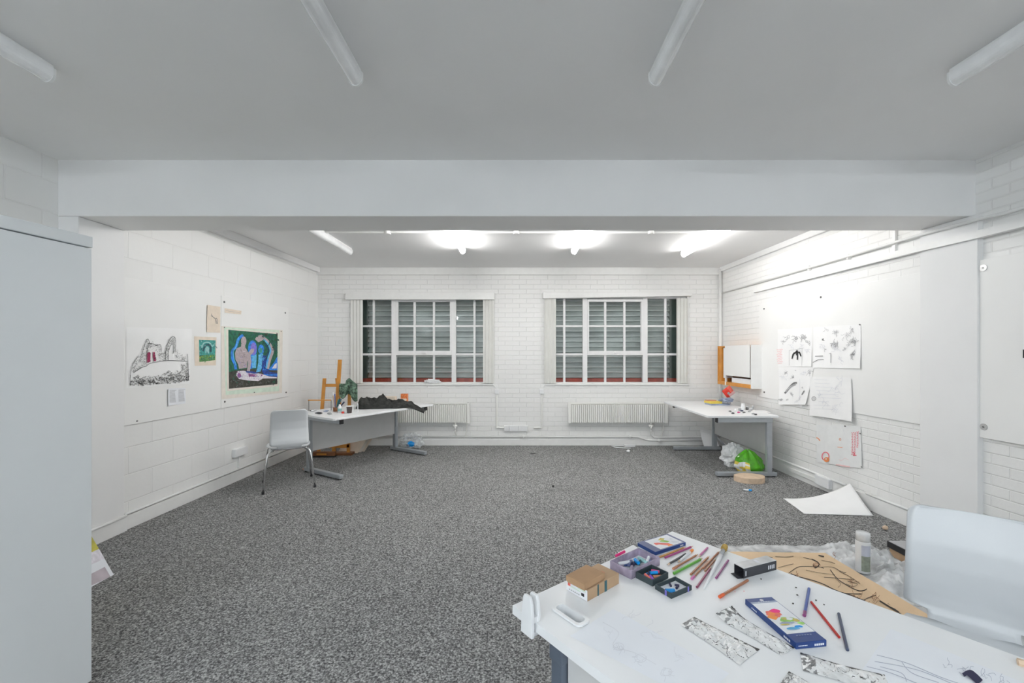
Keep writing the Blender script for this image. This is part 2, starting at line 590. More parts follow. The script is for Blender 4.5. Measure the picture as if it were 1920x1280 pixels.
# skirtings, cornice strips
mb = MB()
wbox(mb, wl, 3.5, YB, 0, .118, 0, .016)
struct(mb.build('baseboard_left', M['gloss'], bevel=.003))
struct(MB().box((-3.213, 3.125, 0), (-3.200, 3.512, .118)).build('baseboard_left_column', M['gloss'], bevel=.003))
mb = MB()
wbox(mb, wr, 3.48, YB, 0, .135, 0, .018)
struct(mb.build('baseboard_right', M['gloss'], bevel=.003))
struct(MB().box((-3.16, YB - .018, 0), (3.24, YB, .095)).build('baseboard_back', M['gloss'], bevel=.003))
struct(MB().box((-3.17, YB - .035, 2.70), (3.26, YB, ZR)).build('trim_1', M['gloss'], bevel=.004))
mb = MB()
wbox(mb, wl, 3.5, YB, 2.735, ZR, 0, .05)
struct(mb.build('trim_2', M['plain'], bevel=.004))
mb = MB()
wbox(mb, wr, 3.48, YB, 2.745, ZR, 0, .04)
struct(mb.build('trim_3', M['plain'], bevel=.004))


# ------------------------------------------------------------------ windows
def fx(px, Y=6.83):
    return (px - CX) * Y / F


def fz(py, Y=6.83):
    return H - (py - CY) * Y / F


def window(name, x0, x1, gx0, gx1, bars, mull, mid, lab):
    """x0,x1 opening px; gx0,gx1 glazed px; bars vertical glazing-bar px; mull mullion px ranges; mid inner range"""
    root = bpy.data.objects.new(name, None)
    C.objects.link(root)
    root.location = (fx((x0 + x1) / 2), 6.83, zs0)
    WORLD[root.name] = V(root.location)
    root['kind'] = 'structure'
    yf0, yf1 = 6.80, 6.86
    mb = MB()
    zt, zb = fz(560), fz(716)
    ox0, ox1 = (x0 - CX) * YB / F, (x1 - CX) * YB / F
    mb.box((ox0, yf0, zs0), (fx(gx0), yf1, zs1))
    mb.box((fx(gx1), yf0, zs0), (ox1, yf1, zs1))
    mb.box((fx(gx0), yf0, zs0), (fx(gx1), yf1, zb))
    mb.box((fx(gx0), yf0, zt), (fx(gx1), yf1, zs1))
    for a, b in mull:
        mb.box((fx(a), yf0 - .012, zb), (fx(b), yf1, zt))
    mb.build('window_frame', M['upvc'], root, bevel=.003)
    mb = MB()
    m0, m1 = mull[0][1], mull[1][0]
    # opening casement in the middle: its own sash
    for (a, b, c, d) in ((m0, m1, 657.5, 665.5), (m0, m1, 561.5, 566), (m0, m0 + 3.2, 566, 657.5), (m1 - 3.2, m1, 566, 657.5)):
        mb.box((fx(a), yf0 - .02, fz(d)), (fx(b), yf1 - .015, fz(c)))
    mb.build('casement_sash', M['upvc'], root, bevel=.003)
    mb = MB()
    for a, b in bars:
        mb.box((fx(a), yf0 + .012, zb), (fx(b), yf1 - .015, zt))
    for c, d in ((609.5, 613), (662, 666)):
        mb.box((fx(gx0), yf0 + .010, fz(d)), (fx(gx1), yf1 - .013, fz(c)))
    mb.build('glazing_bars', M['upvc'], root)
    MB().box((fx(gx0), 6.835, zb), (fx(gx1), 6.839, zt)).build('glass_pane', M['glass'], root)
    MB().box((ox0 - .03, YB - .02, zs0 - .025), (ox1 + .03, 6.80, zs0 + .004)).build('window_sill', M['gloss'], root, bevel=.004)
    mb = MB()
    mxp = (m0 + m1) / 2
    mb.box((fx(mxp - 2.5), yf0 - .045, fz(661.5)), (fx(mxp + 4), yf0 - .02, fz(659.5)))
    mb.box((fx(mxp - 1), yf0 - .035, fz(662.5)), (fx(mxp + 1), yf0 - .015, fz(658.5)))
    mb.build('window_handle', M['upvc'], root)
    return root


window('window_1', 662, 922, 676, 908, [(699.5, 703), (775.7, 779.8), (812, 815.8), (887.8, 891.8)], [(735, 744), (847.5, 855.5)], None, '')
window('window_2', 1026, 1288, 1040, 1273, [(1055.7, 1060), (1132.5, 1136.5), (1168.4, 1172.3), (1245, 1249)], [(1092, 1100.5), (1204, 1213)], None, '')

# outside: louvred shutters, red ledge, dark recess
YS = 7.04


def shutter(x0, x1, frame_x, label):
    z0, z1 = 0.92, 2.50
    root = thing('louvre_shutter', label, 'shutter', ((x0 + x1) / 2, YS, 1.04))
    mb = MB()
    n = 17
    p = (z1 - 1.06) / n
    prof = []
    for i in range(n):
        z = 1.06 + i * p
        prof += [(YS, z), (YS, z + p * .15), (YS + .06, z + p * .86), (YS + .006, z + p * .95)]
    prof.append((YS, z1))
    for i, ((ya, za), (yb, zb)) in enumerate(zip(prof, prof[1:])):
        mb.quad((x0, ya, za), (x1, ya, za), (x1, yb, zb), (x0, yb, zb), 1 if i % 4 == 0 else 0)
    mb.build('slats', [M['shutter'], M['shutterlitlip']], root, solid=.002)
    mb = MB()
    mb.box((x0, YS + .07, 1.04), (x1, YS + .09, z1))
    a, b = frame_x
    mb.box((a, YS - .01, 1.04), (b, YS + .09, z1))
    mb.build('shutter_frame', M['dkgreen'], root)


shutter(fx(690, YS), fx(960, YS), (fx(655, YS), fx(690, YS)), 'grey louvred metal shutter outside the window above the camouflage coat')
shutter(fx(1000, YS), fx(1255, YS), (fx(1255, YS), fx(1300, YS)), 'grey louvred metal shutter outside the window nearer the wall cupboard')
struct(MB().box((-3.2, 6.935, 0.6), (3.4, 7.25, fz(709, 6.98))).build('trim_4', M['red']))
struct(MB().box((-3.4, 7.6, -.1), (3.6, 7.7, 3.4)).build('wall_outside', M['dkgreen']))


# ------------------------------------------------------------------ blinds
def blind(x0, x1, yt, yb, yb2, left, right, label):
    root = thing('vertical_blind', label, 'blind', ((x0 + x1 - 2 * CX) / 2 * 6.72 / F, 6.73, hy(0, 719, 6.73).z))
    Y = 6.70
    p = lambda px, py, y: hy(px, py, Y) * 1.0 + V((0, y - Y, 0))
    mb = MB()
    mb.hexa([p(x0, yb, 6.69), p(x1, yb2, 6.69), p(x1, yb2, 6.75), p(x0, yb, 6.75)],
            [p(x0, yt, 6.69), p(x1, yt, 6.69), p(x1, yt, 6.75), p(x0, yt, 6.75)])
    mb.build('pelmet', M['gloss'], root, bevel=.004)
    mb = MB()
    mb.box(tuple(p(x0 + 4, yt - 1.5, 6.70)), tuple(p(x1 - 2, yt - .2, 6.768)))
    mb.build('head_rail', M['gloss'], root)
    for (a, b) in (left, right):
        mb = MB()
        n = 7
        w = (b - a) / n
        for i in range(n):
            xa, xb = a + i * w, a + (i + 1) * w + .4
            d = .012 if i % 2 else 0
            mb.hexa([p(xa, 718.5, 6.725 + d), p(xb, 718.5, 6.745 - d), p(xb, 718.5, 6.748 - d), p(xa, 718.5, 6.728 + d)],
                    [p(xa, yb - 1, 6.725 + d), p(xb, yb - 1, 6.745 - d), p(xb, yb - 1, 6.748 - d), p(xa, yb - 1, 6.728 + d)])
        mb.build('blind_slats', M['blind'], root)
    mb = MB()
    mb.tube([p(right[1] - 1, yb + 2, 6.715), p(right[1] - .6, 640, 6.712), p(right[1] - 1.2, 716, 6.715)], .003, 6)
    mb.build('pull_cord', M['gloss'], root)


blind(648, 927, 548, 561.5, 561.5, (656.5, 677.8), (905.5, 926), 'vertical blind drawn open around the window above the camouflage coat')
blind(1018, 1297, 547.5, 559.5, 554.5, (1020.8, 1042.6), (1269.6, 1291.5), 'vertical blind with sagging pelmet around the window nearer the wall cupboard')


# ------------------------------------------------------------------ ceiling battens
def batten_proto():
    root = thing('ceiling_light', '', 'light', (0, 0, 0))
    L = 1.5
    mb = MB()
    mb.box((-.026, 0, -.032), (.026, L, 0))
    mb.build('housing', M['lightbody'], root, bevel=.004)
    mb = MB()
    prof = [V((.034 * math.cos(a) if abs(math.cos(a)) > .02 else 0, 0, -.046 - .040 * math.sin(a))) for a in [math.pi * i / 12 for i in range(13)]]
    prof = [V((.034, .004, -.02))] + prof + [V((-.034, .004, -.02))]
    mb.prism([q + V((0, .01 - q.y, 0)) for q in prof], (0, L - .02, 0))
    mb.build('diffuser', M['diff'], root)
    for y in (0, L - .012):
        mb = MB()
        mb.prism([V((q.x * 1.06, y, q.z * 1.03 if q.z < -.03 else q.z)) for q in prof], (0, .012, 0))
        mb.build('end_cap', M['lightbody'], root)
    return root


proto = batten_proto()
proto.location = (-2.30, .60, ZF)
proto['label'] = 'unlit ceiling batten in the front bay, farthest towards the grey cabinet side'
proto['group'] = 'battens on the front bay ceiling'
for x, y1, lab in ((-.80, 2.13, 'unlit ceiling batten in the front bay, second from the grey cabinet side'),
                   (.695, 2.13, 'unlit ceiling batten in the front bay, third from the grey cabinet side'),
                   (2.185, 2.13, 'unlit ceiling batten in the front bay, nearest the wall with the big washers')):
    dup(proto, (x, y1 - 1.5, ZF), 0, lab)
r = dup(proto, (-2.15, 4.02, ZR), 0, 'unlit ceiling batten in the rear bay beside the row of glowing ones', 'battens on the rear bay ceiling')
lit = []
for x, y1, lab in ((-.685, 5.46, 'glowing ceiling batten in the rear bay next to the unlit one'),
                   (.742, 5.48, 'glowing ceiling batten in the rear bay, middle one of the three lit'),
                   (2.21, 5.64, 'glowing ceiling batten in the rear bay nearest the wall cupboard side')):
    lit.append(dup(proto, (x, y1 - 1.5, ZR), 0, lab, 'battens on the rear bay ceiling'))
for o in lit:
    for ch in kids(o):
        if ch.name.startswith('diffuser'):
            ch.data = ch.data.copy()
            ch.data.materials[0] = (M['tubestrong'], M['tube'], M['tubeweak'])[lit.index(o)]
for x in (-2.3, -.8, .7):  # unseen battens added behind the camera to brighten the front bay
    o = dup(proto, (x, -3.0, ZF), 0, 'added cool white fill batten, unseen behind the camera', 'added fill battens behind the camera')
    for ch in kids(o):
        if ch.name.startswith('diffuser'):
            ch.data = ch.data.copy()
            ch.data.materials[0] = M['tubefill']


# ------------------------------------------------------------------ conduits, pipes, sockets
def solo(mb, name, m, label, cat, group=None, **kw):
    return tag(mb.build(name, m, **kw), label, cat, group)


mb = MB()
mb.tube([(-2.15, 4.74, ZR - .012), (2.21, 4.76, ZR - .012)], .011, 8)
for x in (-1.43, -.0, 1.5):
    mb.lathe((x, 4.75, ZR - .03), [(.035, 0), (.035, .03)], 12)
solo(mb, 'ceiling_conduit', M['gloss'], 'thin white conduit crossing the rear ceiling between the battens', 'conduit')

t = thing('wall_conduit', 'white round conduit running high along the whole wall with the sketches', 'conduit', tuple(wr(5, 2.40)))
mb = MB()
mb.tube([wr(6.7, 2.405, .014), V((3.272, 3.49, 2.418)), V((3.312, 3.05, 2.42)), V((3.345, 2.93, 2.42)), V((3.354, 1.2, 2.43))], .012, 10)
mb.build('pipe', M['gloss'], t, smooth=True)
for Y in (4.2, 4.75):
    mb = MB()
    wbox(mb, wr, Y, Y + .02, 2.385, 2.436, 0, .032)
    mb.build('clip', M['gloss'], t)
mb = MB()
tp = [(wr(5.83, 0, .03), wr(5.83, 0, 0)), (V((3.262, 3.48, 0)), V((3.30, 3.48, 0))), (V((3.300, 3.06, 0)), V((3.345, 3.06, 0))), (V((3.322, 1.2, 0)), V((3.37, 1.2, 0)))]
for (a, b), (c, d) in zip(tp, tp[1:]):
    z0, z1 = V((0, 0, 2.285)), V((0, 0, 2.339))
    mb.hexa([a + z0, c + z0, d + z0, b + z0], [a + z1, c + z1, d + z1, b + z1])
solo(mb, 'cable_trunking', M['gloss'], 'flat white cable trunking above the big pinboard with sketches', 'trunking')
mb = MB()
wbox(mb, wr, 3.70, 3.73, 2.33, 2.75, 0, .022)
solo(mb, 'conduit_drop', M['gloss'], 'short vertical white conduit dropping from the ceiling to the trunking', 'conduit')
solo(MB().tube([(3.215, 6.72, .15), (3.215, 6.72, 2.78)], .022, 12), 'corner_pipe', M['gloss'], 'vertical white pipe in the back corner behind the wall cupboard', 'pipe', smooth=True)

mb = MB()
mb.tube([wl(YB - .05, .135, .016), wl(3.55, .135, .016), wl(3.5, .135, .02)], .012, 8)
solo(mb, 'skirting_pipe', M['gloss'], 'thin white pipe along the skirting below the ruins drawing', 'pipe', smooth=True)
mb = MB()
mb.tube([(-3.199, 3.50, .128), (-3.199, 3.0, .128)], .012, 8)
solo(mb, 'column_pipe', M['gloss'], 'short white pipe along the foot of the column by the grey cabinet', 'pipe', smooth=True)
mb = MB()
mb.tube([wr(YB - .1, .15, .02), wr(4.25, .15, .02)], .013, 8)
mb.tube([wr(4.0, .15, .02), wr(3.5, .15, .02)], .013, 8)
solo(mb, 'skirting_pipe', M['gloss'], 'thin white pipe above the skirting behind the curled sheet', 'pipe', smooth=True)
mb = MB()
yb = YB - .02
X = lambda px, Y=6.75: (px - CX) * Y / F
mb.tube([(-2.9, yb, .142), (X(1180), yb, .142), (X(1195), yb, .138), (X(1213), yb, .085), (X(1222), yb, .08), (X(1325), yb, .08)], .012, 8)
for px, z in ((1182, .14), (1236, .08), (982, .142)):
    mb.tube([(X(px), YB, z), (X(px), YB - .045, z)], .022, 10)
solo(mb, 'heating_pipe', M['gloss'], 'long white heating pipe along the foot of the back wall', 'pipe', smooth=True)
mb = MB()
mb.tube([(X(1222), yb, .17), (X(1226), yb, .125), (X(1325), yb, .125)], .011, 8)
solo(mb, 'valve_pipe', M['gloss'], 'white pipe leaving the valve below the fully visible radiator', 'pipe', smooth=True)

# socket block and its two conduits between the windows
t = thing('power_socket', 'white row of socket outlets on the back wall between the radiators', 'socket', (X(967), YB - .02, H - (808 - CY) * YB / F))
zz = lambda py: H - (py - CY) * 6.75 / F
for a, b in ((945, 955), (955, 972), (972, 989.5)):
    MB().box((X(a) + .002, YB - .035, zz(808)), (X(b) - .002, YB, zz(798))).build('socket_plate', M['white'], t, bevel=.004)
for a in (931, 1016):
    s = 1 if a < 967 else -1
    t = thing('conduit_run', 'thin white conduit from the small box %s down to the socket row' % ('nearer the left radiator' if s > 0 else 'nearer the right radiator'), 'conduit', (X(a), YB - .01, zz(803)))
    mb = MB()
    mb.tube([(X(a), YB - .014, zz(740)), (X(a), YB - .014, zz(802)), (X(a + s * 15), YB - .014, zz(802))], .012, 8)
    mb.build('pipe', M['rad'], t)
    for py in (753, 789):
        MB().box((X(a) - .02, YB - .012, zz(py + 1)), (X(a) + .02, YB, zz(py - 1))).build('clip', M['gloss'], t)
for px, w in ((931.5, 'below the window above the camouflage coat'), (1015.5, 'below the window nearer the wall cupboard')):
    t = thing('contact_box', 'small white wired box ' + w, 'box', (X(px), YB - .015, zz(738)))
    MB().box((X(px - 4), YB - .03, zz(738)), (X(px + 4), YB, zz(729))).build('box_cover', M['white'], t, bevel=.004)
    s = -1 if px < 967 else 1
    MB().tube([(X(px), YB - .02, zz(729)), (X(px + s * 5), YB - .015, zz(723)), (X(px + s * 9), YB - .01, zz(718))], .003, 6).build('cable', M['gloss'], t)

# sockets on the side walls
t = thing('wall_socket', 'white surface socket on the blockwork wall beside the white chair', 'socket', tuple(wl(5.0, .30)))
ys0, ys1 = 4.80, 5.01
mb = MB()
wbox(mb, wl, ys0, ys1, .285, .375, 0, .045)
mb.build('socket_plate', M['white'], t, bevel=.004)
mb = MB()
wbox(mb, wl, 4.89, 4.93, .13, .29, 0, .02)
mb.build('conduit', M['gloss'], t)
t = thing('wall_socket', 'white surface socket low on the brick wall beyond the curled sheet', 'socket', tuple(wr(4.55, .07)))
mb = MB()
wbox(mb, wr, 4.42, 4.62, .05, .15, .018, .06)
mb.build('socket_plate', M['white'], t, bevel=.004)
mb = MB()
wbox(mb, wr, 4.62, 5.2, .06, .10, .018, .035)
mb.build('conduit', M['gloss'], t)


# ------------------------------------------------------------------ radiators
def radiator(pa, pb, label, vpx):
    Yf = 6.665
    xa, xb = (pa - CX) * Yf / F, (pb - CX) * Yf / F
    z0, z1 = H - (793.5 - CY) * Yf / F, H - (755 - CY) * Yf / F
    t = thing('radiator', label, 'radiator', ((xa + xb) / 2, Yf, z0))
    mb = MB()
    n = 46
    w = (xb - xa - .10) / n
    mb.box((xa + .04, Yf + .029, z0 + .01), (xb - .04, YB - .05, z1 - .015))
    for i in range(n):
        x = xa + .05 + i * w
        mb.hexa([(x + w * .10, Yf, z0 + .012), (x + w * .72, Yf, z0 + .012), (x + w * .78, Yf + .030, z0 + .008), (x + w * .04, Yf + .030, z0 + .008)],
                [(x + w * .10, Yf, z1 - .035), (x + w * .72, Yf, z1 - .035), (x + w * .78, Yf + .030, z1 - .022), (x + w * .04, Yf + .030, z1 - .022)])
    mb.build('ribbed_panel', M['rad'], t)
    for x in (xa, xb - .045):
        MB().box((x, Yf - .004, z0), (x + .045, YB - .04, z1)).build('side_panel', M['rad'], t, bevel=.004)
    mb = MB()
    mb.box((xa + .02, Yf + .002, z1 - .016), (xb - .02, Yf + .02, z1))
    mb.box((xa + .02, YB - .06, z1 - .016), (xb - .02, YB - .04, z1))
    for i in range(30):
        x = xa + .05 + i * (xb - xa - .1) / 29
        mb.box((x, Yf + .015, z1 - .014), (x + .008, YB - .05, z1 - .002))
    mb.build('top_grille', M['rad'], t)
    for q in (.2, .8):
        x = xa + (xb - xa) * q
        MB().box((x, YB - .05, z0 + .05), (x + .03, YB, z1 - .05)).build('bracket', M['rad'], t)
    xv = (vpx - CX) * Yf / F
    mb = MB()
    mb.tube([(xv, Yf + .03, z0 + .02), (xv, Yf + .03, z0 - .03)], .012, 10)
    mb.tube([(xv - .035, Yf + .03, z0 - .045), (xv + .03, Yf + .03, z0 - .045)], .020, 12)
    mb.tube([(xv, Yf + .03, z0 - .05), (xv, Yf + .03, z0 - .10)], [.020, .012], 10)
    mb.tube([(xv, Yf + .03, z0 - .10), (xv, Yf + .05, z0 - .16), (xv + .01, YB - .02, .16)], .009, 8)
    mb.build('valve', M['rad'], t, smooth=True)
    mb = MB()
    mb.tube([(xb - .05, YB - .035, z0 + .03), (xb - .05, YB - .035, z0 - .10), (xb - .08, YB - .03, .15)], .008, 8)
    mb.build('return_pipe', M['rad'], t)
    MB().box((xb - .04, Yf + .004, z1), (xb - .012, Yf + .03, z1 + .004)).build('vent_cap', M['steel'], t)


radiator(693, 880.5, 'white ribbed radiator half hidden by the desk with the camouflage coat', 853)
radiator(1065.4, 1252.7, 'white ribbed radiator in full view beneath the window nearer the cupboard', 1222)

# ------------------------------------------------------------------ pinboards
def bolts(w, t, pts, r=.011, d=.014, big=False):
    for Y, z in pts:
        n = NL if w is wl else NR
        p = w(Y, z, d)
        mb = MB()
        mb.tube([p - n * .004, p + n * .004], r * (2.2 if big else 1.0), 14, k=1 if big else 0)
        mb.tube([p + n * .003, p + n * .008], r * .55, 8, k=0)
        mb.build('bolt', [M['steel'], M['washer']], t)


def wy(px, w):                  # depth where a column of the frame meets a side wall
    P, N = (PL, NL) if w is wl else (PR, NR)
    return hp(px, CY, P, N).y


t = thing('pinboard', 'white pinboard bearing the ruins drawing and the small green picture', 'pinboard', tuple(wl(4.1, .862)))
mb = MB()
wbox(mb, wl, 3.505, wy(412, wl), .862, 2.085, 0, .013)
mb.build('panel', M['board'], t, bevel=.002)
bolts(wl, t, [(3.62, .885)], .006)
t = thing('pinboard', 'white pinboard bearing the green painting of blue figures', 'pinboard', tuple(wl(5.2, .862)))
mb = MB()
wbox(mb, wl, wy(412, wl) + .004, 5.92, .862, 2.085, 0, .013)
mb.build('panel', M['board'], t, bevel=.002)
bolts(wl, t, [(wy(418, wl), H + (CY - 566) * wy(418, wl) / F), (wy(532.8, wl), H + (CY - 586.3) * wy(532.8, wl) / F), (wy(534.4, wl), H + (CY - 735.4) * wy(534.4, wl) / F), (wy(419, wl), H + (CY - 752.8) * wy(419, wl) / F)])
t = thing('pinboard', 'large white pinboard with the cluster of pencil sketches', 'pinboard', tuple(wr(4.6, .88)))
mb = MB()
wbox(mb, wr, 3.470, 5.72, .878, 2.12, 0, .013)
mb.build('panel', M['board'], t, bevel=.002)
bolts(wr, t, [(wy(a, wr), H + (CY - b) * wy(a, wr) / F) for a, b in ((1434.6, 578.8), (1541.5, 557), (1435, 735))])
t = thing('pinboard', 'white pinboard with two large round washers near the column', 'pinboard', (3.36, 2.4, .854))
mb = MB()
mb.hexa([(3.345, 1.4, .854), (3.372, 1.4, .854), (3.372, 3.10, .854), (3.345, 3.10, .854)], [(3.345, 1.4, 2.13), (3.372, 1.4, 2.13), (3.372, 3.10, 2.13), (3.345, 3.10, 2.13)])
mb.build('panel', M['board'], t, bevel=.002)
for px, py in ((1844.5, 502), (1845, 800)):
    p = hp(px, py, V((3.345, 0, 0)), V((-1, 0, 0)))
    mb = MB()
    mb.tube([p + V((.002, 0, 0)), p - V((.005, 0, 0))], .024, 18, k=1)
    mb.tube([p - V((.004, 0, 0)), p - V((.009, 0, 0))], .006, 8, k=0)
    mb.build('bolt', [M['steel'], M['washer']], t)
# ------------------------------------------------------------------ sheets with drawing on them
class Sheet:
    def __init__(s, P, N, px4, off=.016, lift=(0, 0, 0, 0), pw=1.7):
        s.P, s.N, s.off, s.lift, s.pw = V(P), V(N), off, lift, pw
        s.c = [hp(a, b, s.P + s.N * off, s.N) for a, b in px4]
        s.m = [[], [], []]

    def L(s, u, v):
        return sum(l * max(0, w) ** s.pw for l, w in zip(s.lift, ((1 - u) * (1 - v), u * (1 - v), u * v, (1 - u) * v)))

    def at(s, u, v, e=0.0):
        c = s.c
        p = (c[0] * (1 - u) + c[1] * u) * (1 - v) + (c[3] * (1 - u) + c[2] * u) * v
        return p + s.N * (s.L(u, v) + e)

    def uv(s, px, py):
        q = hp(px, py, s.P + s.N * s.off, s.N)
        c = s.c
        u = v = .5
        for _ in range(8):
            p = (c[0] * (1 - u) + c[1] * u) * (1 - v) + (c[3] * (1 - u) + c[2] * u) * v
            du = (c[1] - c[0]) * (1 - v) + (c[2] - c[3]) * v
            dv = (c[3] - c[0]) * (1 - u) + (c[2] - c[1]) * u
            r = q - p
            a, b, d = du.dot(du), du.dot(dv), dv.dot(dv)
            e, f = r.dot(du), r.dot(dv)
            det = a * d - b * b
            u += (d * e - b * f) / det
            v += (a * f - b * e) / det
        return u, v

    def pt(s, px, py, e):
        u, v = s.uv(px, py)
        return s.at(u, v, e)


def mesh_sheet(name, S, mats, marks, label, cat, group=None, edges=None, pins=None):
    """marks: (mat index, kind, px points, width px or None)"""
    mb = MB()
    mb.grid(lambda u, v: S.at(u, v), 10, 10, k=0)
    for i, mk in enumerate(marks):
        e = .0006 + (.00012 * i if i < 50 else .006 + 2e-6 * (i - 50))
        k, kind, pts = mk[0], mk[1], mk[2]
        if kind == 'poly':
            mb.poly([S.pt(a, b, e) for a, b in pts], k)
        else:
            w = mk[3] / 2.0
            ws = mk[4] if len(mk) > 4 else None
            n = len(pts)
            lo, hi = [], []
            for j in range(n):
                a, b = pts[max(j - 1, 0)], pts[min(j + 1, n - 1)]
                dx, dy = b[0] - a[0], b[1] - a[1]
                l = math.hypot(dx, dy) or 1
                ww = w * (ws[j] if ws else 1)
                lo.append((pts[j][0] - dy / l * ww, pts[j][1] + dx / l * ww))
                hi.append((pts[j][0] + dy / l * ww, pts[j][1] - dx / l * ww))
            L3 = [S.pt(a, b, e) for a, b in lo]
            H3 = [S.pt(a, b, e) for a, b in hi]
            for j in range(n - 1):
                mb.quad(L3[j], L3[j + 1], H3[j + 1], H3[j], k)
    if pins:
        t = thing(name, label, cat, tuple(S.at(.5, 1.0)), group)
        mb.build('sheet', mats, t)
        for px, py in pins:
            p = S.pt(px, py, .002)
            b = MB()
            b.tube([p, p + S.N * .006], .006, 10)
            b.build('pin', M['steel'], t)
        return t
    return tag(mb.build(name, mats), label, cat, group)


def zc(ox, oy, s):
    return lambda pts: [(ox + a / s, oy + b / s) for a, b in pts]


def spline(pts, n=6):
    out = []
    P = [pts[0]] + list(pts) + [pts[-1]]
    for i in range(1, len(P) - 2):
        for j in range(n):
            t = j / n
            q = []
            for d in (0, 1):
                a, b, c, e = P[i - 1][d], P[i][d], P[i + 1][d], P[i + 2][d]
                q.append(.5 * (2 * b + (c - a) * t + (2 * a - 5 * b + 4 * c - e) * t * t + (3 * b - a - 3 * c + e) * t ** 3))
            out.append(tuple(q))
    out.append(tuple(pts[-1]))
    return out


def ell(cx, cy, rx, ry, n=16, a0=0, a1=360, rot=0):
    o = []
    r = math.radians(rot)
    for i in range(n + (0 if a1 - a0 >= 360 else 1)):
        a = math.radians(a0 + (a1 - a0) * i / n)
        x, y = rx * math.cos(a), ry * math.sin(a)
        o.append((cx + x * math.cos(r) - y * math.sin(r), cy + x * math.sin(r) + y * math.cos(r)))
    return o


def inside(p, poly):
    x, y = p
    c = False
    for i in range(len(poly)):
        x1, y1 = poly[i]
        x2, y2 = poly[i - 1]
        if (y1 > y) != (y2 > y) and x < (x2 - x1) * (y - y1) / (y2 - y1) + x1:
            c = not c
    return c


def dabs(rng, poly, n, l0, l1, w0, w1, ks, out, curl=.6):
    xs, ys = [p[0] for p in poly], [p[1] for p in poly]
    k = 0
    tries = 0
    while k < n and tries < n * 30:
        tries += 1
        p = (rng.uniform(min(xs), max(xs)), rng.uniform(min(ys), max(ys)))
        if not inside(p, poly):
            continue
        a = rng.uniform(0, 6.28)
        l = rng.uniform(l0, l1)
        pts = [p]
        for _ in range(3):
            p = (p[0] + l / 3 * math.cos(a), p[1] + l / 3 * math.sin(a))
            a += rng.uniform(-curl, curl) * 2
            pts.append(p)
        out.append((rng.choice(ks), 'line', pts, rng.uniform(w0, w1)))
        k += 1


rng = random.Random(5)
# --- ink drawing of ruins
z = zc(220, 600, 5.82)
S = Sheet(PL, NL, z([(95, 75), (815, 95), (790, 690), (95, 745)]), .0145)
mk = []
band = z([(130, 610), (250, 605), (420, 610), (540, 560), (640, 560), (768, 560), (770, 660), (560, 690), (300, 710), (130, 700)])
dabs(rng, band, 330, 1.5, 4, .3, .9, [1, 2, 2, 2], mk)
dabs(rng, z([(130, 650), (768, 610), (770, 665), (560, 690), (130, 705)]), 150, 1.5, 4, .5, 1.4, [1, 1, 2], mk)
for pg, n in ((z([(130, 580), (165, 470), (220, 390), (305, 385), (310, 500), (190, 555)]), 130),
              (z([(250, 385), (290, 250), (320, 205), (360, 250), (385, 240), (300, 390)]), 60),
              (z([(300, 390), (330, 260), (460, 265), (475, 350), (530, 345), (525, 430), (450, 450), (440, 380), (400, 300), (360, 330)]), 100),
              (z([(515, 440), (515, 330), (555, 220), (600, 175), (628, 215), (625, 360), (600, 360), (600, 270), (575, 270), (545, 330), (540, 440)]), 110),
              (z([(625, 345), (650, 325), (700, 385), (735, 370), (760, 440), (640, 440)]), 45),
              (z([(690, 480), (765, 455), (770, 600), (690, 560)]), 60)):
    dabs(rng, pg, n, 1.2, 3.5, .25, .6, [1, 2, 2, 2], mk)
for ln in ([(310, 500), (340, 475), (430, 455), (530, 440), (640, 442), (755, 448)], [(165, 575), (250, 520), (310, 500)], [(520, 440), (518, 340), (555, 225), (600, 178), (626, 215), (622, 350)],
           [(545, 440), (552, 330), (580, 268), (602, 272), (604, 360)], [(255, 380), (290, 260), (322, 205), (345, 250), (375, 255), (420, 275), (462, 268), (470, 345)], [(130, 700), (132, 580), (165, 470), (225, 388)],
           [(755, 370), (762, 470), (770, 660)], [(690, 480), (700, 540), (640, 590), (540, 600)], [(440, 390), (455, 380), (525, 350)], [(300, 400), (312, 350), (330, 250)]):
    mk.append((1, 'line', spline(z(ln)), .7))
mk.append((3, 'poly', z([(318, 365), (340, 345), (352, 360), (350, 455), (318, 465)])))
mk.append((3, 'poly', z([(385, 345), (400, 350), (412, 445), (395, 450), (382, 400)])))
dabs(rng, z([(382, 350), (405, 350), (412, 450), (390, 450)]), 14, 1, 3, .5, 1.2, [1], mk)
dabs(rng, z([(318, 345), (352, 345), (350, 462), (318, 465)]), 14, 1, 3, .3, .6, [1, 2], mk)
mesh_sheet('ink_drawing', S, [M['paper'], M['ink'], M['inkgrey'], M['magenta']], mk, 'large black ink drawing of ruins with crimson touches', 'drawing')

# --- text card
S = Sheet(PL, NL, z([(545, 745), (745, 738), (745, 908), (545, 935)]), .0145, (.012, 0, 0, .012))
mk = []
for x0, x1, y0, y1 in ((562, 640, 768, 895), (662, 738, 762, 885)):
    for i in range(14):
        yy = y0 + (y1 - y0) * i / 13
        mk.append((1, 'line', z([(x0, yy), (x1 - (i * 37 % 19), yy - 4)]), .55))
mesh_sheet('text_card', S, [M['paperblue'], M['pencilgrey']], mk, 'small folded card with two columns of grey text under the ruins drawing', 'card')

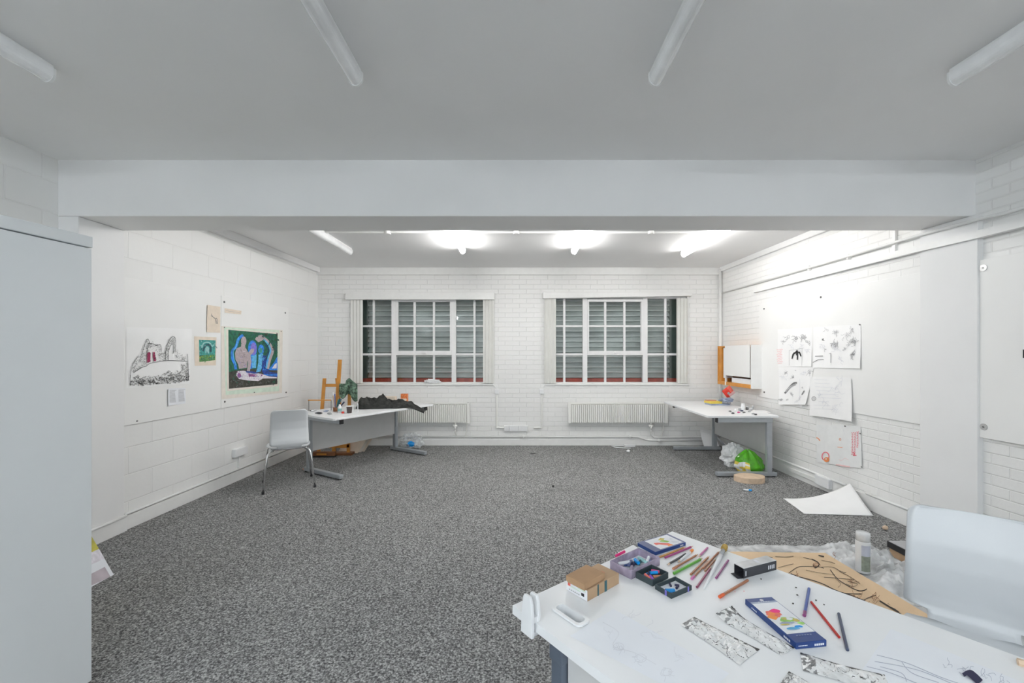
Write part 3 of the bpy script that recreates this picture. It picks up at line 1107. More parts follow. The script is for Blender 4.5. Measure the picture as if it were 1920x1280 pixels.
# --- small green picture
S = Sheet(PL, NL, z([(838, 176), (1082, 188), (1076, 493), (845, 498)]), .0145)
mk = [(1, 'poly', z([(890, 213), (1072, 220), (1068, 436), (895, 456)])), (2, 'poly', z([(893, 382), (1069, 375), (1068, 436), (895, 456)])),
      (3, 'line', spline(z([(920, 300), (945, 250), (1000, 245), (1040, 290)])), 2.4), (4, 'line', spline(z([(935, 340), (952, 290), (985, 265), (1015, 290), (1020, 345)])), 3.4),
      (3, 'poly', z([(958, 305), (975, 285), (1000, 300), (1000, 360), (960, 362)]))]
dabs(rng, z([(893, 385), (1069, 378), (1068, 434), (895, 452)]), 26, 1.5, 5, .6, 1.6, [5, 1, 4, 2], mk)
dabs(rng, z([(893, 218), (1069, 224), (1068, 370), (895, 380)]), 20, 2, 6, .6, 1.4, [1, 3, 4], mk)
mesh_sheet('small_painting', S, [M['cream'], M['pteal'], M['pleaf'], M['pteallt'], M['ptealdk'], M['pyellow']], mk, 'small teal green picture of an arch on cream paper', 'painting')

# --- big painting
z = zc(220, 540, 4.924)
S = Sheet(PL, NL, z([(958, 350), (1527, 388), (1520, 965), (962, 1027)]), .0145)
mk = [(1, 'poly', z([(985, 360), (1495, 388), (1492, 950), (1000, 985)])),
      (0, 'poly', z([(1005, 378), (1487, 408), (1486, 905), (1012, 950)])),
      (2, 'poly', z([(1024, 384), (1480, 424), (1476, 886), (1030, 929)])),
      (3, 'poly', z([(1028, 775), (1180, 745), (1330, 752), (1477, 755), (1476, 886), (1030, 929)]))]
mk += [(5, 'line', spline(z([(1160, 432), (1118, 470), (1095, 540), (1062, 580), (1062, 650), (1085, 700), (1092, 750)])), 5),
       (6, 'line', spline(z([(1118, 455), (1100, 530), (1072, 580), (1074, 640), (1095, 710)])), 1.6),
       (4, 'poly', z(ell(1166, 490, 25, 44, 18))), (4, 'poly', z([(1142, 515), (1180, 520), (1180, 570), (1138, 570)])),
       (4, 'poly', z([(1140, 540), (1100, 555), (1085, 600), (1090, 660), (1115, 705), (1122, 745), (1196, 735), (1200, 680), (1215, 610), (1185, 552)])),
       (5, 'poly', z(ell(1247, 560, 42, 78, 20))), (8, 'poly', z(ell(1256, 560, 28, 58, 18))),
       (6, 'poly', z([(1232, 630), (1285, 610), (1280, 735), (1236, 740)])), (5, 'poly', z([(1222, 640), (1240, 632), (1244, 742), (1226, 745)])),
       (4, 'poly', z([(1170, 640), (1235, 560), (1262, 560), (1258, 590), (1210, 640), (1180, 690)])),
       (4, 'poly', z([(1200, 630), (1225, 600), (1236, 680), (1222, 770), (1192, 775), (1206, 700)])),
       (5, 'poly', z(ell(1326, 566, 27, 46, 18))), (13, 'poly', z(ell(1322, 575, 15, 28, 14))),
       (6, 'poly', z([(1300, 615), (1345, 605), (1342, 700), (1320, 770), (1280, 775), (1300, 690)])),
       (7, 'poly', z([(1340, 620), (1375, 625), (1378, 720), (1400, 770), (1476, 785), (1476, 822), (1360, 815), (1330, 760)])),
       (5, 'line', spline(z([(1350, 800), (1420, 800), (1476, 800)])), 3),
       (4, 'poly', z([(1268, 470), (1290, 440), (1330, 430), (1362, 450), (1340, 480), (1300, 500)])),
       (4, 'line', spline(z([(1345, 455), (1385, 490), (1420, 545), (1430, 585), (1405, 660), (1385, 745)])), 5.2),
       (6, 'line', spline(z([(1350, 475), (1388, 515), (1412, 575), (1392, 640), (1372, 740)])), 3.2),
       (7, 'line', spline(z([(1362, 510), (1385, 545), (1395, 580), (1375, 630)])), 1.2),
       (5, 'poly', z([(1476, 630), (1476, 758), (1390, 756), (1440, 690)])), (9, 'poly', z([(1470, 690), (1468, 740), (1425, 742), (1448, 705)])),
       (9, 'poly', z([(1092, 800), (1110, 765), (1160, 762), (1230, 775), (1330, 792), (1400, 815), (1470, 822), (1470, 832), (1340, 834), (1300, 858), (1200, 852), (1120, 838)])),
       (10, 'poly', z(ell(1122, 805, 18, 22, 12))), (10, 'poly', z([(1205, 785), (1290, 800), (1280, 820), (1210, 815)])), (10, 'poly', z([(1320, 795), (1345, 800), (1325, 815)])),
       (7, 'poly', z([(1180, 765), (1260, 770), (1310, 785), (1260, 790), (1190, 780)]))]
dabs(rng, z([(1030, 395), (1475, 430), (1475, 600), (1290, 430), (1030, 420)]), 50, 2, 6, .8, 2.2, [2, 11, 11, 3], mk)
dabs(rng, z([(1035, 800), (1090, 790), (1100, 850), (1300, 865), (1470, 840), (1472, 880), (1035, 920)]), 50, 2, 6, .8, 2, [3, 2, 3, 12], mk)
dabs(rng, z([(1100, 775), (1330, 795), (1320, 845), (1120, 835)]), 40, 1.5, 4, .5, 1.2, [9, 9, 8, 10, 7], mk)
dabs(rng, z([(1095, 560), (1190, 560), (1190, 730), (1125, 735)]), 14, 2, 6, .3, .8, [8, 12, 9], mk)
dabs(rng, z([(1300, 640), (1380, 640), (1380, 770), (1300, 770)]), 20, 2, 6, .5, 1.4, [5, 7, 6], mk)
mesh_sheet('figure_painting', S, [M['creamlite'], M['mint'], M['pgreen'], M['pground'], M['pflesh'], M['pblue'], M['pcyan'], M['pnavy'], M['ppurple'], M['pwhite'], M['pmauve'], M['ptealdk'], M['inkgrey'], M['pteal']], mk,
           'large unframed painting of pale and blue figures on dark green', 'painting', pins=z([(985, 362), (1510, 400), (1262, 962)]))

# --- beige sketch and strip
S = Sheet(PL, NL, z([(825, 155), (952, 172), (950, 412), (820, 406)]), .0145, (.012, 0, 0, .008))
mk = [(1, 'line', spline(z(q)), .8) for q in ([(860, 255), (880, 265), (905, 285), (920, 330)], [(870, 250), (890, 275), (915, 285)], [(905, 280), (910, 330)], [(865, 235), (872, 262)], [(912, 275), (925, 300), (922, 330)])]
mesh_sheet('pencil_sketch', S, [M['cream'], M['inkgrey']], mk, 'beige sheet with a small pencil sketch above the teal picture', 'drawing')
S = Sheet(PL, NL, z([(990, 185), (1146, 210), (1140, 242), (990, 226)]), .0145, (0, 0, .003, .003))
mk = [(1, 'line', z([(1000, 208), (1130, 226)]), .5)]
mesh_sheet('paper_strip', S, [M['cream'], M['pencilgrey']], mk, 'narrow beige paper strip above the painting of blue figures', 'paper')


# --- sketches on the right board
def scribbles(rng, cx, cy, r, n, k, w, out):
    for _ in range(n):
        pts = []
        a = rng.uniform(0, 6.28)
        x, y = cx + rng.uniform(-r, r) * .6, cy + rng.uniform(-r, r) * .6
        for _ in range(4):
            pts.append((x, y))
            x += rng.uniform(.25, .6) * r * math.cos(a)
            y += rng.uniform(.25, .6) * r * math.sin(a)
            a += rng.uniform(-1.6, 1.6)
        out.append((k, 'line', spline(pts, 3), w))


z = zc(1440, 590, 7.11)
pm = [M['paper'], M['pencilgrey'], M['inkgrey'], M['ink'], M['pinkpen'], M['pencilpale']]
S = Sheet(PR, NR, z([(128, 195), (585, 172), (588, 690), (130, 688)]), .0145, (0, 0, .008, 0))
mk = []
for cx, cy, r, n, k, w in ((262, 300, 32, 9, 1, .55), (205, 370, 30, 8, 1, .5), (380, 320, 40, 14, 1, .6), (470, 310, 40, 16, 1, .6), (540, 370, 30, 9, 1, .5), (330, 420, 50, 5, 5, .4), (520, 480, 36, 8, 5, .45), (440, 420, 50, 6, 5, .4)):
    for s in range(1):
        scribbles(rng, *z([(cx, cy)])[0], r / 7.11, n, k, w, mk)
mk += [(1, 'line', z(q), .5) for q in ([(290, 475), (480, 445)], [(290, 475), (290, 675)], [(465, 450), (462, 680)])]
for q in ([(328, 585), (345, 520), (385, 500)], [(360, 520), (395, 480), (400, 520), (400, 600)], [(400, 500), (430, 505), (450, 555)], [(395, 470), (390, 540)], [(330, 560), (360, 500)], [(425, 490), (445, 545)]):
    mk.append((3, 'line', spline(z(q)), 2.1))
for i in range(9):
    y = 460 + i * 23
    mk.append((4, 'line', z([(122 + (i % 3) * 6, y), (150, y + 8), (185, y - 4), (205 - (i * 13 % 30), y + 5)]), .9))
mesh_sheet('sketch_sheet', S, pm, mk, 'sketch sheet with a black claw study and pink notes, nearest the wall cupboard', 'drawing', 'sketch sheets on the big pinboard')

S = Sheet(PR, NR, z([(605, 165), (1240, 125), (1245, 716), (612, 706)]), .0145, (0, .002, .014, .006))
mk = []
for cx, cy, r, n, k, w in ((735, 330, 14, 8, 2, .7), (905, 240, 34, 13, 1, .5), (900, 395, 45, 20, 1, .7), (895, 440, 60, 10, 5, .5), (1120, 205, 32, 10, 1, .5), (1045, 275, 45, 10, 1, .5), (1155, 360, 45, 20, 1, .7), (1080, 385, 26, 8, 1, .6), (1035, 455, 22, 9, 1, .6), (1140, 525, 45, 14, 1, .6), (1140, 520, 20, 7, 2, .6), (735, 420, 35, 7, 5, .5), (770, 470, 16, 5, 1, .6), (780, 205, 25, 5, 1, .5), (970, 600, 40, 9, 5, .5)):
    scribbles(rng, *z([(cx, cy)])[0], r / 7.11, n, k, w, mk)
mk += [(2, 'line', z([(640, 552), (745, 548)]), 1.0), (2, 'line', spline(z([(612, 636), (660, 608), (700, 595), (755, 594)])), .9), (1, 'line', z([(848, 510), (850, 640)]), 1.2), (1, 'line', z([(825, 520), (850, 512)]), 1)]
mesh_sheet('sketch_sheet', S, pm, mk, 'widest sketch sheet with many small studies, pinned at its upper corner', 'drawing', 'sketch sheets on the big pinboard', pins=z([(1230, 131)]))

S = Sheet(PR, NR, z([(140, 700), (610, 695), (520, 1196), (160, 1196)]), .0165, (0, 0, .02, .02), 3)
mk = []
for cx, cy, r, n, k, w in ((240, 773, 20, 14, 1, .7), (330, 830, 24, 8, 1, .5), (215, 845, 40, 8, 5, .5), (480, 780, 28, 9, 5, .5), (560, 765, 30, 12, 1, .5), (330, 1060, 24, 9, 1, .5), (190, 1130, 20, 10, 1, .7), (268, 1130, 12, 6, 1, .6), (470, 970, 10, 4, 1, .8), (440, 1150, 50, 6, 5, .5), (375, 735, 8, 4, 1, .7)):
    scribbles(rng, *z([(cx, cy)])[0], r / 7.11, n, k, w, mk)
mk += [(2, 'line', spline(z([(232, 1045), (265, 1000), (310, 945), (350, 910), (392, 905)])), 2.6, None), (1, 'line', spline(z([(245, 1030), (300, 960), (375, 925)])), 2), (2, 'line', z([(462, 1065), (492, 1010)]), 1.4), (5, 'line', z([(432, 860), (432, 1140)]), .5)]
mesh_sheet('sketch_sheet', S, pm, mk, 'sketch sheet with a dark curved tool study and a curled lower edge', 'drawing', 'sketch sheets on the big pinboard')

z = zc(1500, 680, 5.817)
S = Sheet(PR, NR, z([(105, 150), (560, 160), (592, 640), (118, 570)]), .0185, (0, .006, .028, .014), 2)
mk = []
for i in range(9):
    y = 180 + i * 40
    mk.append((2, 'line', z([(150 + i * 9 % 60, y), (300 + i * 31 % 180, y + 8)]), .5))
for cx, cy, r, n in ((460, 190, 40, 8), (215, 340, 24, 9), (290, 440, 40, 8), (400, 300, 60, 9), (420, 500, 60, 8)):
    scribbles(rng, *z([(cx, cy)])[0], r / 5.817, n, 2, .5, mk)
mk.append((1, 'line', z(ell(160, 390, 22, 22, 14) + [(182, 390)]), 1.1))
mk.append((1, 'line', z(ell(160, 392, 10, 10, 8) + [(170, 392)]), .6))
mesh_sheet('sketch_sheet', S, [M['paper'], M['pencilgrey'], M['pencilpale']], mk, 'pale sketch sheet with a small ring study hanging over the board edge', 'drawing', 'sketch sheets on the big pinboard')

S = Sheet(PR, NR, z([(180, 672), (660, 690), (682, 1150), (186, 1082)]), .006, (0, 0, .006, .004))
mk = []
for cx in (572, 600, 632):
    for i in range(14):
        y = 760 + i * 18 + (cx == 632) * -8
        if cx == 632 and i > 9:
            break
        mk.append((1, 'line', z([(cx - 12 + i * 5 % 9, y), (cx + 2, y + 9), (cx + 11 - i * 3 % 7, y - 3)]), 1.0))
mk += [(1, 'line', spline(z([(585, 975), (600, 990), (590, 1010), (625, 1008)])), 1.6), (1, 'line', z(ell(285, 1020, 38, 46, 14, 120, 400)), 1.6), (3, 'poly', z(ell(298, 1055, 30, 28, 16))), (0, 'poly', z(ell(292, 1048, 9, 8, 10))),
       (2, 'line', z([(400, 1112), (440, 1114), (500, 1126), (555, 1134)]), 2.2), (3, 'line', z([(415, 918), (470, 922)]), .8), (3, 'line', z([(185, 815), (205, 825), (225, 850)]), 1.6), (3, 'line', z(ell(445, 834, 10, 12, 10)), .8),
       (5, 'line', z([(430, 760), (470, 690), (490, 780)]), .5), (2, 'line', spline(z([(430, 1050), (460, 1065), (500, 1040), (540, 1060)])), .5)]
mesh_sheet('tracing_sheet', S, [M['tracing'], M['redpen'], M['pinkpen'], M['orangepen'], M['pencilgrey'], M['pencilpale']], mk, 'tracing sheet with red handwriting and a red ring, taped low on bare brick', 'drawing', pins=z([(495, 690), (660, 770), (682, 1135)]))

# right edge paper on the washers board
P0, N0 = V((3.345, 0, 0)), V((-1, 0, 0))
S = Sheet(P0, N0, [(1918, 547), (1990, 520), (1990, 705), (1918, 672)], .003)
mk = [(1, 'poly', [(1918, 655), (1926, 655), (1926, 672), (1918, 671)])]
mesh_sheet('pinned_sheet', S, [M['paper'], M['ink']], mk, 'white sheet on the board with the large washers, cut by the edge', 'paper')
# ------------------------------------------------------------------ furniture
def desk(label, loc, ang, o0, o1, v0, v1, spacing, poly=None, dark=False, hole=None):
    """local x along the desk, users' side at -y; column posts at y=0"""
    root = thing('office_desk', label, 'desk', (0, 0, 0))
    h = spacing / 2
    zt, tk = .725, .025
    pts = poly or rrect(-h - o0, h + o1, -v1, -v0, .03)
    pts = [V((p[0], p[1], zt - tk)) for p in pts]
    if hole:
        cx, cy, a, b = hole
        # top with a rectangular port cut out: ring of quads from outer outline to the hole
        mb = MB()
        x0, x1, y0, y1 = -h - o0, h + o1, -v1, -v0
        xs, ys = [x0, cx - a, cx + a, x1], [y0, cy - b, cy + b, y1]
        for i in range(3):
            for j in range(3):
                if i == 1 and j == 1:
                    continue
                mb.box((xs[i], ys[j], zt - tk), (xs[i + 1], ys[j + 1], zt))
        mb.build('desktop', M['desk'], root, weld=True)
        mb = MB()
        # cable port collar
        ro, ri = rrect(cx - a - .008, cx + a + .008, cy - b - .008, cy + b + .008, .016), rrect(cx - a + .002, cx + a - .002, cy - b + .002, cy + b - .002, .012)
        n = len(ro)
        lay = [[p + V((0, 0, zt + .001)) for p in ro], [p + V((0, 0, zt + .006)) for p in ro], [p + V((0, 0, zt + .006)) for p in ri], [p + V((0, 0, zt - .04)) for p in ri]]
        for A, B in zip(lay, lay[1:]):
            for i in range(n):
                j = (i + 1) % n
                mb.quad(A[i], A[j], B[j], B[i])
        mb.build('cable_port', M['white'], root, weld=True)
    else:
        MB().prism(pts, (0, 0, tk)).build('desktop', M['desk'], root, bevel=.004)
    mt = M['metaldk'] if dark else M['metal']
    for s in (-1, 1):
        x = s * h
        mb = MB()
        mb.box((x - .020, -.032, .05), (x + .020, .032, .70))
        if not dark:
            mb.box((x - .028, -.026, .05), (x + .028, .026, .36))
        lf = mb.build('leg', mt, root, bevel=.003)
        MB().box((x - .028, -.62, .012), (x + .028, .085, .058)).build('foot', mt, root, bevel=.006)
        MB().box((x - .0235, -.61, .645), (x + .0235, .036, .699)).build('top_rail', M['metal'] if not dark else mt, root, bevel=.003)
        MB().box((x - .0245, -.622, .642), (x + .0245, -.6095, .698)).build('rail_cap', M['black'], root)
        for y in (-.59, .06):
            MB().lathe((x, y, 0), [(.018, 0), (.018, .013)], 12).build('glide', M['black'], root)
    MB().box((-h + .024, -.012, .255), (h - .024, .012, .698)).build('modesty_panel', M['deskgrey'], root)
    root.location = loc
    root.rotation_euler = (0, 0, ang)
    return root


def world_desk(c, u):
    return math.atan2(u[1], u[0])


# desk in the left corner
uL = V((.523, .853, 0)).normalized()
cL = V((-2.18, 5.83, 0))
desk_left = desk('white topped desk with grey panel carrying the black camouflage coat', cL, world_desk(0, uL), .12, .12, -.2, .66, 1.38,
                 poly=[V(p) for p in ((-.80, -.66, 0), (.80, -.66, 0), (.81, -.64, 0), (.81, .20, 0), (-.58, .20, 0), (-.68, .14, 0), (-.74, .02, 0), (-.78, -.10, 0), (-.81, -.30, 0), (-.82, -.64, 0))])


def DL_(u, v, z=.725):          # point on the left desk
    vv = V((uL.y, -uL.x, 0))
    return cL + uL * u + vv * v + V((0, 0, z))


# desk along the right wall
cR = V((2.985, 5.735, 0))
desk_right = desk('white topped desk on silver legs along the brick wall', cR, math.radians(-90), .11, .035, -.11, .735, 1.38)

# near desk
uN = V((.62, -.785, 0)).normalized()
vN = V((.785, .62, 0)).normalized()
BN = V((-.011, 1.2445, 0))
sp = 1.42
cN = BN + uN * (.165 + sp / 2) + vN * .05
# local x = -uN so that the users' side is local -y = +vN
angN = math.atan2(-uN.y, -uN.x)


def toN(p):
    d = V(p) - cN
    return (-uN).dot(d), (-vN).dot(d)


hc = toN(hz(1069, 1153, .725))
desk_near = desk('large white desk in the foreground covered with drawing materials', cN, angN, .165, .165, -.05, .784, sp, dark=True, hole=(hc[0], hc[1], .0495, .0175))


# chairs -------------------------------------------------------------
def chair_proto(label):
    root = thing('shell_chair', label, 'chair', (0, 0, 0), 'white shell chairs')
    # seat
    def seat(u, v):
        a, b = 2 * u - 1, 2 * v - 1
        x, y = a * .215, b * .21
        k = max(abs(a), abs(b))
        l = math.hypot(a, b)
        if l > 1e-6:
            f = (k / l) ** .55
            x, y = x * f, y * f
        z = .445 - .012 * (1 - a * a) * (1 - b * b) + .008 * a * a
        z -= .03 * max(0, (b - .6) / .4) ** 2
        return (x, y + .01, z)
    mb = MB()
    mb.grid(seat, 16, 16)
    mb.build('seat', M['shell'], root, smooth=True, solid=.011)
    prof = [(-.13, .440), (-.18, .443), (-.212, .458), (-.226, .49), (-.226, .53), (-.215, .59), (-.210, .65), (-.222, .73), (-.248, .81), (-.268, .86)]
    cum = [0]
    for (a, b), (c, d) in zip(prof, prof[1:]):
        cum.append(cum[-1] + math.hypot(c - a, d - b))

    def at(s):
        s *= cum[-1]
        for i in range(len(cum) - 1):
            if s <= cum[i + 1] + 1e-9:
                t = (s - cum[i]) / (cum[i + 1] - cum[i])
                return [prof[i][k] * (1 - t) + prof[i + 1][k] * t for k in (0, 1)]
        return prof[-1]

    def hw(z):
        if z < .475:
            return .118
        if z < .50:
            t = (z - .475) / .025
            return .118 + .069 * math.sqrt(max(0, 1 - (1 - t) ** 2))
        d = .86 - z
        w = .187 - .014 * (z - .5) / .36
        r = .035
        if d < r:
            w -= r - math.sqrt(max(0, r * r - (r - d) ** 2))
        return w

    def back(u, v):
        s = u
        if u > .85:                     # finer near the rounded top
            s = .85 + .15 * (1 - max(0, 1 - (u - .85) / .15) ** 1.6)
        y, z = at(s)
        a = 2 * v - 1
        return (a * hw(z), y + .022 * a * a * min(1, max(0, (z - .45) / .1)), z)
    mb = MB()
    mb.grid(back, 44, 14)
    mb.build('backrest', M['shell'], root, smooth=True, solid=.011)
    mb = MB()
    for s in (-1, 1):
        mb.tube([(s * .16, -.17, .425), (s * .17, 0, .424), (s * .16, .17, .423)], .009, 10)
    mb.tube([(-.165, -.12, .424), (.165, -.12, .424)], .009, 10)
    mb.tube([(-.165, .12, .424), (.165, .12, .424)], .009, 10)
    mb.build('under_frame', M['chrome'], root, smooth=True)
    for sx in (-1, 1):
        for sy in (-1, 1):
            mb = MB()
            mb.tube([(sx * .15, sy * .15, .424), (sx * .185, sy * .175, .418), (sx * .205, sy * .19, .38), (sx * .243, sy * .232, .012)], .0105, 10)
            lg = mb.build('leg', M['chrome'], root, smooth=True)
            mb = MB()
            mb.lathe((sx * .244, sy * .233, 0), [(.013, 0), (.014, .02), (.012, .028)], 10)
            mb.build('foot_cap', M['black'], lg)
    return root


ch = chair_proto('white shell chair on chrome legs at the end of the desk with the camouflage coat')
fwd = V((-.50, .866, 0))
ch.location = (-2.525, 4.735, 0)
ch.rotation_euler = (0, 0, math.atan2(fwd.y, fwd.x) - math.pi / 2)
f2 = V((-.659, -.753, 0))
dup(ch, (1.535, 1.409, 0), math.atan2(f2.y, f2.x) - math.pi / 2, 'white shell chair in the foreground beside the big desk, backrest cut by the edge')

# grey cabinet in the left foreground -------------------------------
t = thing('steel_cabinet', 'tall pale grey steel cabinet at the near left edge', 'cabinet', (-1.83, 1.84, 0))
MB().box((-.92, -.47, .05), (0, 0, 1.91)).build('carcass', M['cab'], t, bevel=.003)
MB().box((-.925, -.474, 1.914), (.003, .003, 1.962)).build('top_cap', M['cab'], t, bevel=.004)
MB().box((-.91, -.46, 0), (-.01, -.01, .05)).build('plinth', M['metaldk'], t)
for s in (0, 1):
    x0, x1 = (-.915, -.462) if s == 0 else (-.458, -.006)
    d = MB().box((x0, -.488, .06), (x1, -.471, 1.905)).build('door', M['cab'], t, bevel=.003)
    xh = -.49 if s == 0 else -.43
    MB().box((xh - .008, -.51, .95), (xh + .008, -.489, 1.10)).build('handle', M['chrome'], d, bevel=.003)
t.rotation_euler = (0, 0, math.radians(-6.6))
# builder stored parts in world offsets; shift them to the root's own frame
for o in [c for c in bpy.data.objects if c.parent == t] + [c for k in kids(t) for c in bpy.data.objects if c.parent == k]:
    for v in o.data.vertices:
        v.co += V((-1.83, 1.84, 0))

# painting leaning by the left wall, mostly hidden behind the cabinet
t = thing('leaning_painting', 'unframed yellow and mauve painting leaning behind the grey cabinet', 'painting', (-2.67, 2.4, 0))
A, B = V((-2.65, 2.81, .002)), V((-2.66, 1.97, .002))
up = V((-.62, 0, 1.06))
nn = V((1.06, 0, .62)).normalized()
MB().obox(A, B - A, up, nn * -.012).build('stretched_canvas', M['paperblue'], t)
mb = MB()
g = lambda a, b, e: A + (B - A) * a + up * b + nn * e
for k, (a0, a1, b0, b1) in enumerate(((.0, .9, .13, .9), (.0, .9, .10, .16), (.03, .5, .0, .06))):
    mb.quad(g(a0, b0, .001 + k * .0005), g(a1, b0 + .02, .001 + k * .0005), g(a1, b1, .001 + k * .0005), g(a0, b1, .001 + k * .0005), k)
mb.build('paint_layer', [M['pyellow'], M['pwhite'], mat('mauve wash', (.52, .46, .50), .8, var=.15)], t)

# wall cupboard ------------------------------------------------------
t = thing('wall_cupboard', 'white and orange wood cupboard hung near the back corner', 'cupboard', tuple(wr(6.1, .99)))
Y0, Y1, Z0, Z1, dp = 5.66, 6.58, .988, 1.57, .150
mb = MB()
wbox(mb, wr, Y0, Y0 + .02, Z0, Z1, 0, dp)
mb.build('end_panel', M['gloss'], t)
mb = MB()
wbox(mb, wr, Y1 - .02, Y1, Z0, Z1, 0, dp)
wbox(mb, wr, Y0 + .02, Y1 - .02, Z0, Z0 + .05, 0, dp - .002)
wbox(mb, wr, Y0 + .02, Y1 - .02, Z1 - .02, Z1 - .002, 0, dp - .004)
wbox(mb, wr, Y1 - .10, Y1 - .02, Z0 + .05, Z1 - .02, 0, dp - .01)
mb.build('carcass', M['wood'], t)
mb = MB()
wbox(mb, wr, Y0 + .02, Y1 - .10, Z0 + .05, Z1 - .02, 0, .012)
mb.build('back_panel', M['wooddk'], t)
mb = MB()
wbox(mb, wr, Y0 + .03, 6.33, 1.135, Z1 + .003, dp, dp + .012)
mb.build('sliding_door', M['board'], t)
mb = MB()
wbox(mb, wr, 6.33, 6.36, Z0, Z1, dp - .02, dp)
mb.build('stile', M['gloss'], t)
tag(wbox(MB(), wr, Y0 + .06, 6.2, Z0 + .051, Z0 + .12, .02, .13).build('storage_box', M['white']), 'white box lying inside the wall cupboard', 'box')
tag(wbox(MB(), wr, 6.37, 6.46, 1.09, 1.54, .03, .12).build('paper_bundle', M['paperblue']), 'upright bundle of grey white papers inside the wall cupboard', 'papers')

# easel behind the left desk -----------------------------------------
t = thing('easel', 'orange varnished wooden easel standing in the corner behind the desk', 'easel', (-2.6, 6.15, 0))
pe = lambda px, py, Y: hy(px, py, Y)
bar = lambda a, b, w, d, name: MB().hexa([a + V((-w, -d, 0)), a + V((w, -d, 0)), a + V((w, d, 0)), a + V((-w, d, 0))], [b + V((-w, -d, 0)), b + V((w, -d, 0)), b + V((w, d, 0)), b + V((-w, d, 0))]).build(name, M['wood'], t, bevel=.004)
bl = V((-2.90, 6.02, 0))
bar(V((-2.85, 6.15, .03)), pe(608.5, 709, 6.15), .022, .015, 'post')
bar(V((-2.63, 6.15, .03)), pe(637.5, 674, 6.15), .024, .018, 'mast')
bar(V((-2.42, 6.15, .03)), pe(656, 712, 6.15), .022, .015, 'post')
mb = MB()
mb.box(tuple(pe(607, 725, 6.145)), tuple(pe(657, 719.5, 6.145) + V((0, .02, 0))))
mb.build('crossbar', M['wood'], t, bevel=.003)
MB().box((-2.87, 6.135, .10), (-2.40, 6.165, .15)).build('crossbar', M['wood'], t, bevel=.003)
bar(V((-2.63, 6.55, .0)), V((-2.60, 6.18, 1.1)), .02, .015, 'rear_leg')
MB().box((-2.93, 6.09, 0), (-2.35, 6.21, .035)).build('base_foot', M['wooddk'], t, bevel=.004)

# cloth hanging on the easel
mb = MB()
oc = pe(655, 708, 6.12)


def clothf(u, v):
    px = 636 + 34 * u
    top = 708 + (abs(u - .55) ** .9) * 26 if u > .35 else 719
    bot = 748 + 6 * math.sin(u * 9) - 8 * (1 - u)
    py = top + (bot - top) * v
    return pe(px, py, 6.09 + .03 * math.sin(u * 14 + v * 2) * (.3 + v) + .01 * math.sin(v * 9))


mb.grid(clothf, 26, 14)
solo(mb, 'hanging_cloth', M['cloth'], 'green patterned cloth hanging over the wooden easel', 'cloth', smooth=True, solid=.008)
# ------------------------------------------------------------------ things on the near desk
ZT = .7252


def frame_of(Fp, Rp, Lp, z=ZT):
    """base corner F and two edge directions from pixel corners"""
    f, r, l = hz(*Fp, z), hz(*Rp, z), hz(*Lp, z)
    a = r - f
    n = V((-a.y, a.x, 0)).normalized()
    if n.dot(l - f) < 0:
        n = -n
    return f, a, n * (l - f).length


def open_box(name, label, Fp, Rp, Lp, h, m, inner, wall=.003, z=ZT):
    f, a, b = frame_of(Fp, Rp, Lp, z)
    t = thing(name, label, 'box', tuple(f + (a + b) / 2))
    an, bn, up = a.normalized(), b.normalized(), V((0, 0, h))
    mb = MB()
    mb.obox(f, a, b, V((0, 0, .002)))
    mb.obox(f, a, bn * wall, up)
    mb.obox(f + b - bn * wall, a, bn * wall, up)
    mb.obox(f + bn * wall, an * wall, b - bn * wall * 2, up)
    mb.obox(f + a - an * wall + bn * wall, an * wall, b - bn * wall * 2, up)
    mb.build('tray', m, t)
    mb = MB()
    mb.obox(f + an * wall + bn * wall + V((0, 0, .002)), a - an * wall * 2, b - bn * wall * 2, V((0, 0, .001)))
    mb.build('lining', inner, t)
    return t, f, a, b


def stick(f, a, b, u, v, l, ang, r, m, label, cat, name, z, group):
    p = f + a * u + b * v
    q = math.atan2(a.y, a.x) + ang
    d = V((math.cos(q), math.sin(q), 0)) * l / 2
    mb = MB()
    mb.tube([p - d + V((0, 0, z)), p + d + V((0, 0, z))], r, 8)
    return solo(mb, name, m, label, cat, group)


# kraft boxes
f, a, b = frame_of((1101.5, 1128), (1160.8, 1094), (1061.9, 1105.8))
t = thing('card_box', 'flat kraft card box with a printed end label, lower of the two stacked', 'box', tuple(f + (a + b) / 2))
MB().obox(f, a, b, V((0, 0, .034))).build('box_body', M['kraft'], t, bevel=.0015)
an, bn = a.normalized(), b.normalized()
mb = MB()
e = -an * .0006
w = lambda u, z: f + b * u + V((0, 0, z)) + e
mb.quad(w(.0, .001), w(1.0, .001), w(1.0, .0325), w(.0, .0325), 0)
e = -an * .0010
mb.quad(w(.80, .018), w(.93, .018), w(.93, .028), w(.80, .028), 1)
mb.quad(w(.30, .017), w(.78, .017), w(.78, .021), w(.30, .021), 2)
mb.quad(w(.08, .024), w(.45, .024), w(.45, .031), w(.08, .031), 2)
mb.quad(w(.14, .009), w(.28, .009), w(.28, .018), w(.14, .018), 3)
for i in range(6):
    mb.quad(w(.36 + i * .09, .006), w(.42 + i * .09, .006), w(.42 + i * .09, .010), w(.36 + i * .09, .010), 4)
mb.build('end_label', [M['white2'], M['coral'], M['mint'], M['ink'], M['pencilgrey']], t)
mb = MB()
mb.obox(f + a * .30 - bn * .0006, an * .006, bn * .0005, V((0, 0, .034)))
mb.obox(f + a * .52 - bn * .0006, an * .012, bn * .0005, V((0, 0, .034)))
mb.build('elastic_band', [M['ptealdk']], t)
mb = MB()
mb.obox(f + a * .70 + b * .36 + V((0, 0, .0342)), an * .014, bn * .012, V((0, 0, .0004)))
mb.build('seal_sticker', M['pasteltan'], t)
f2_, a2, b2 = frame_of((1095.7, 1095.4), (1132, 1074.6), (1067.6, 1077), .779)
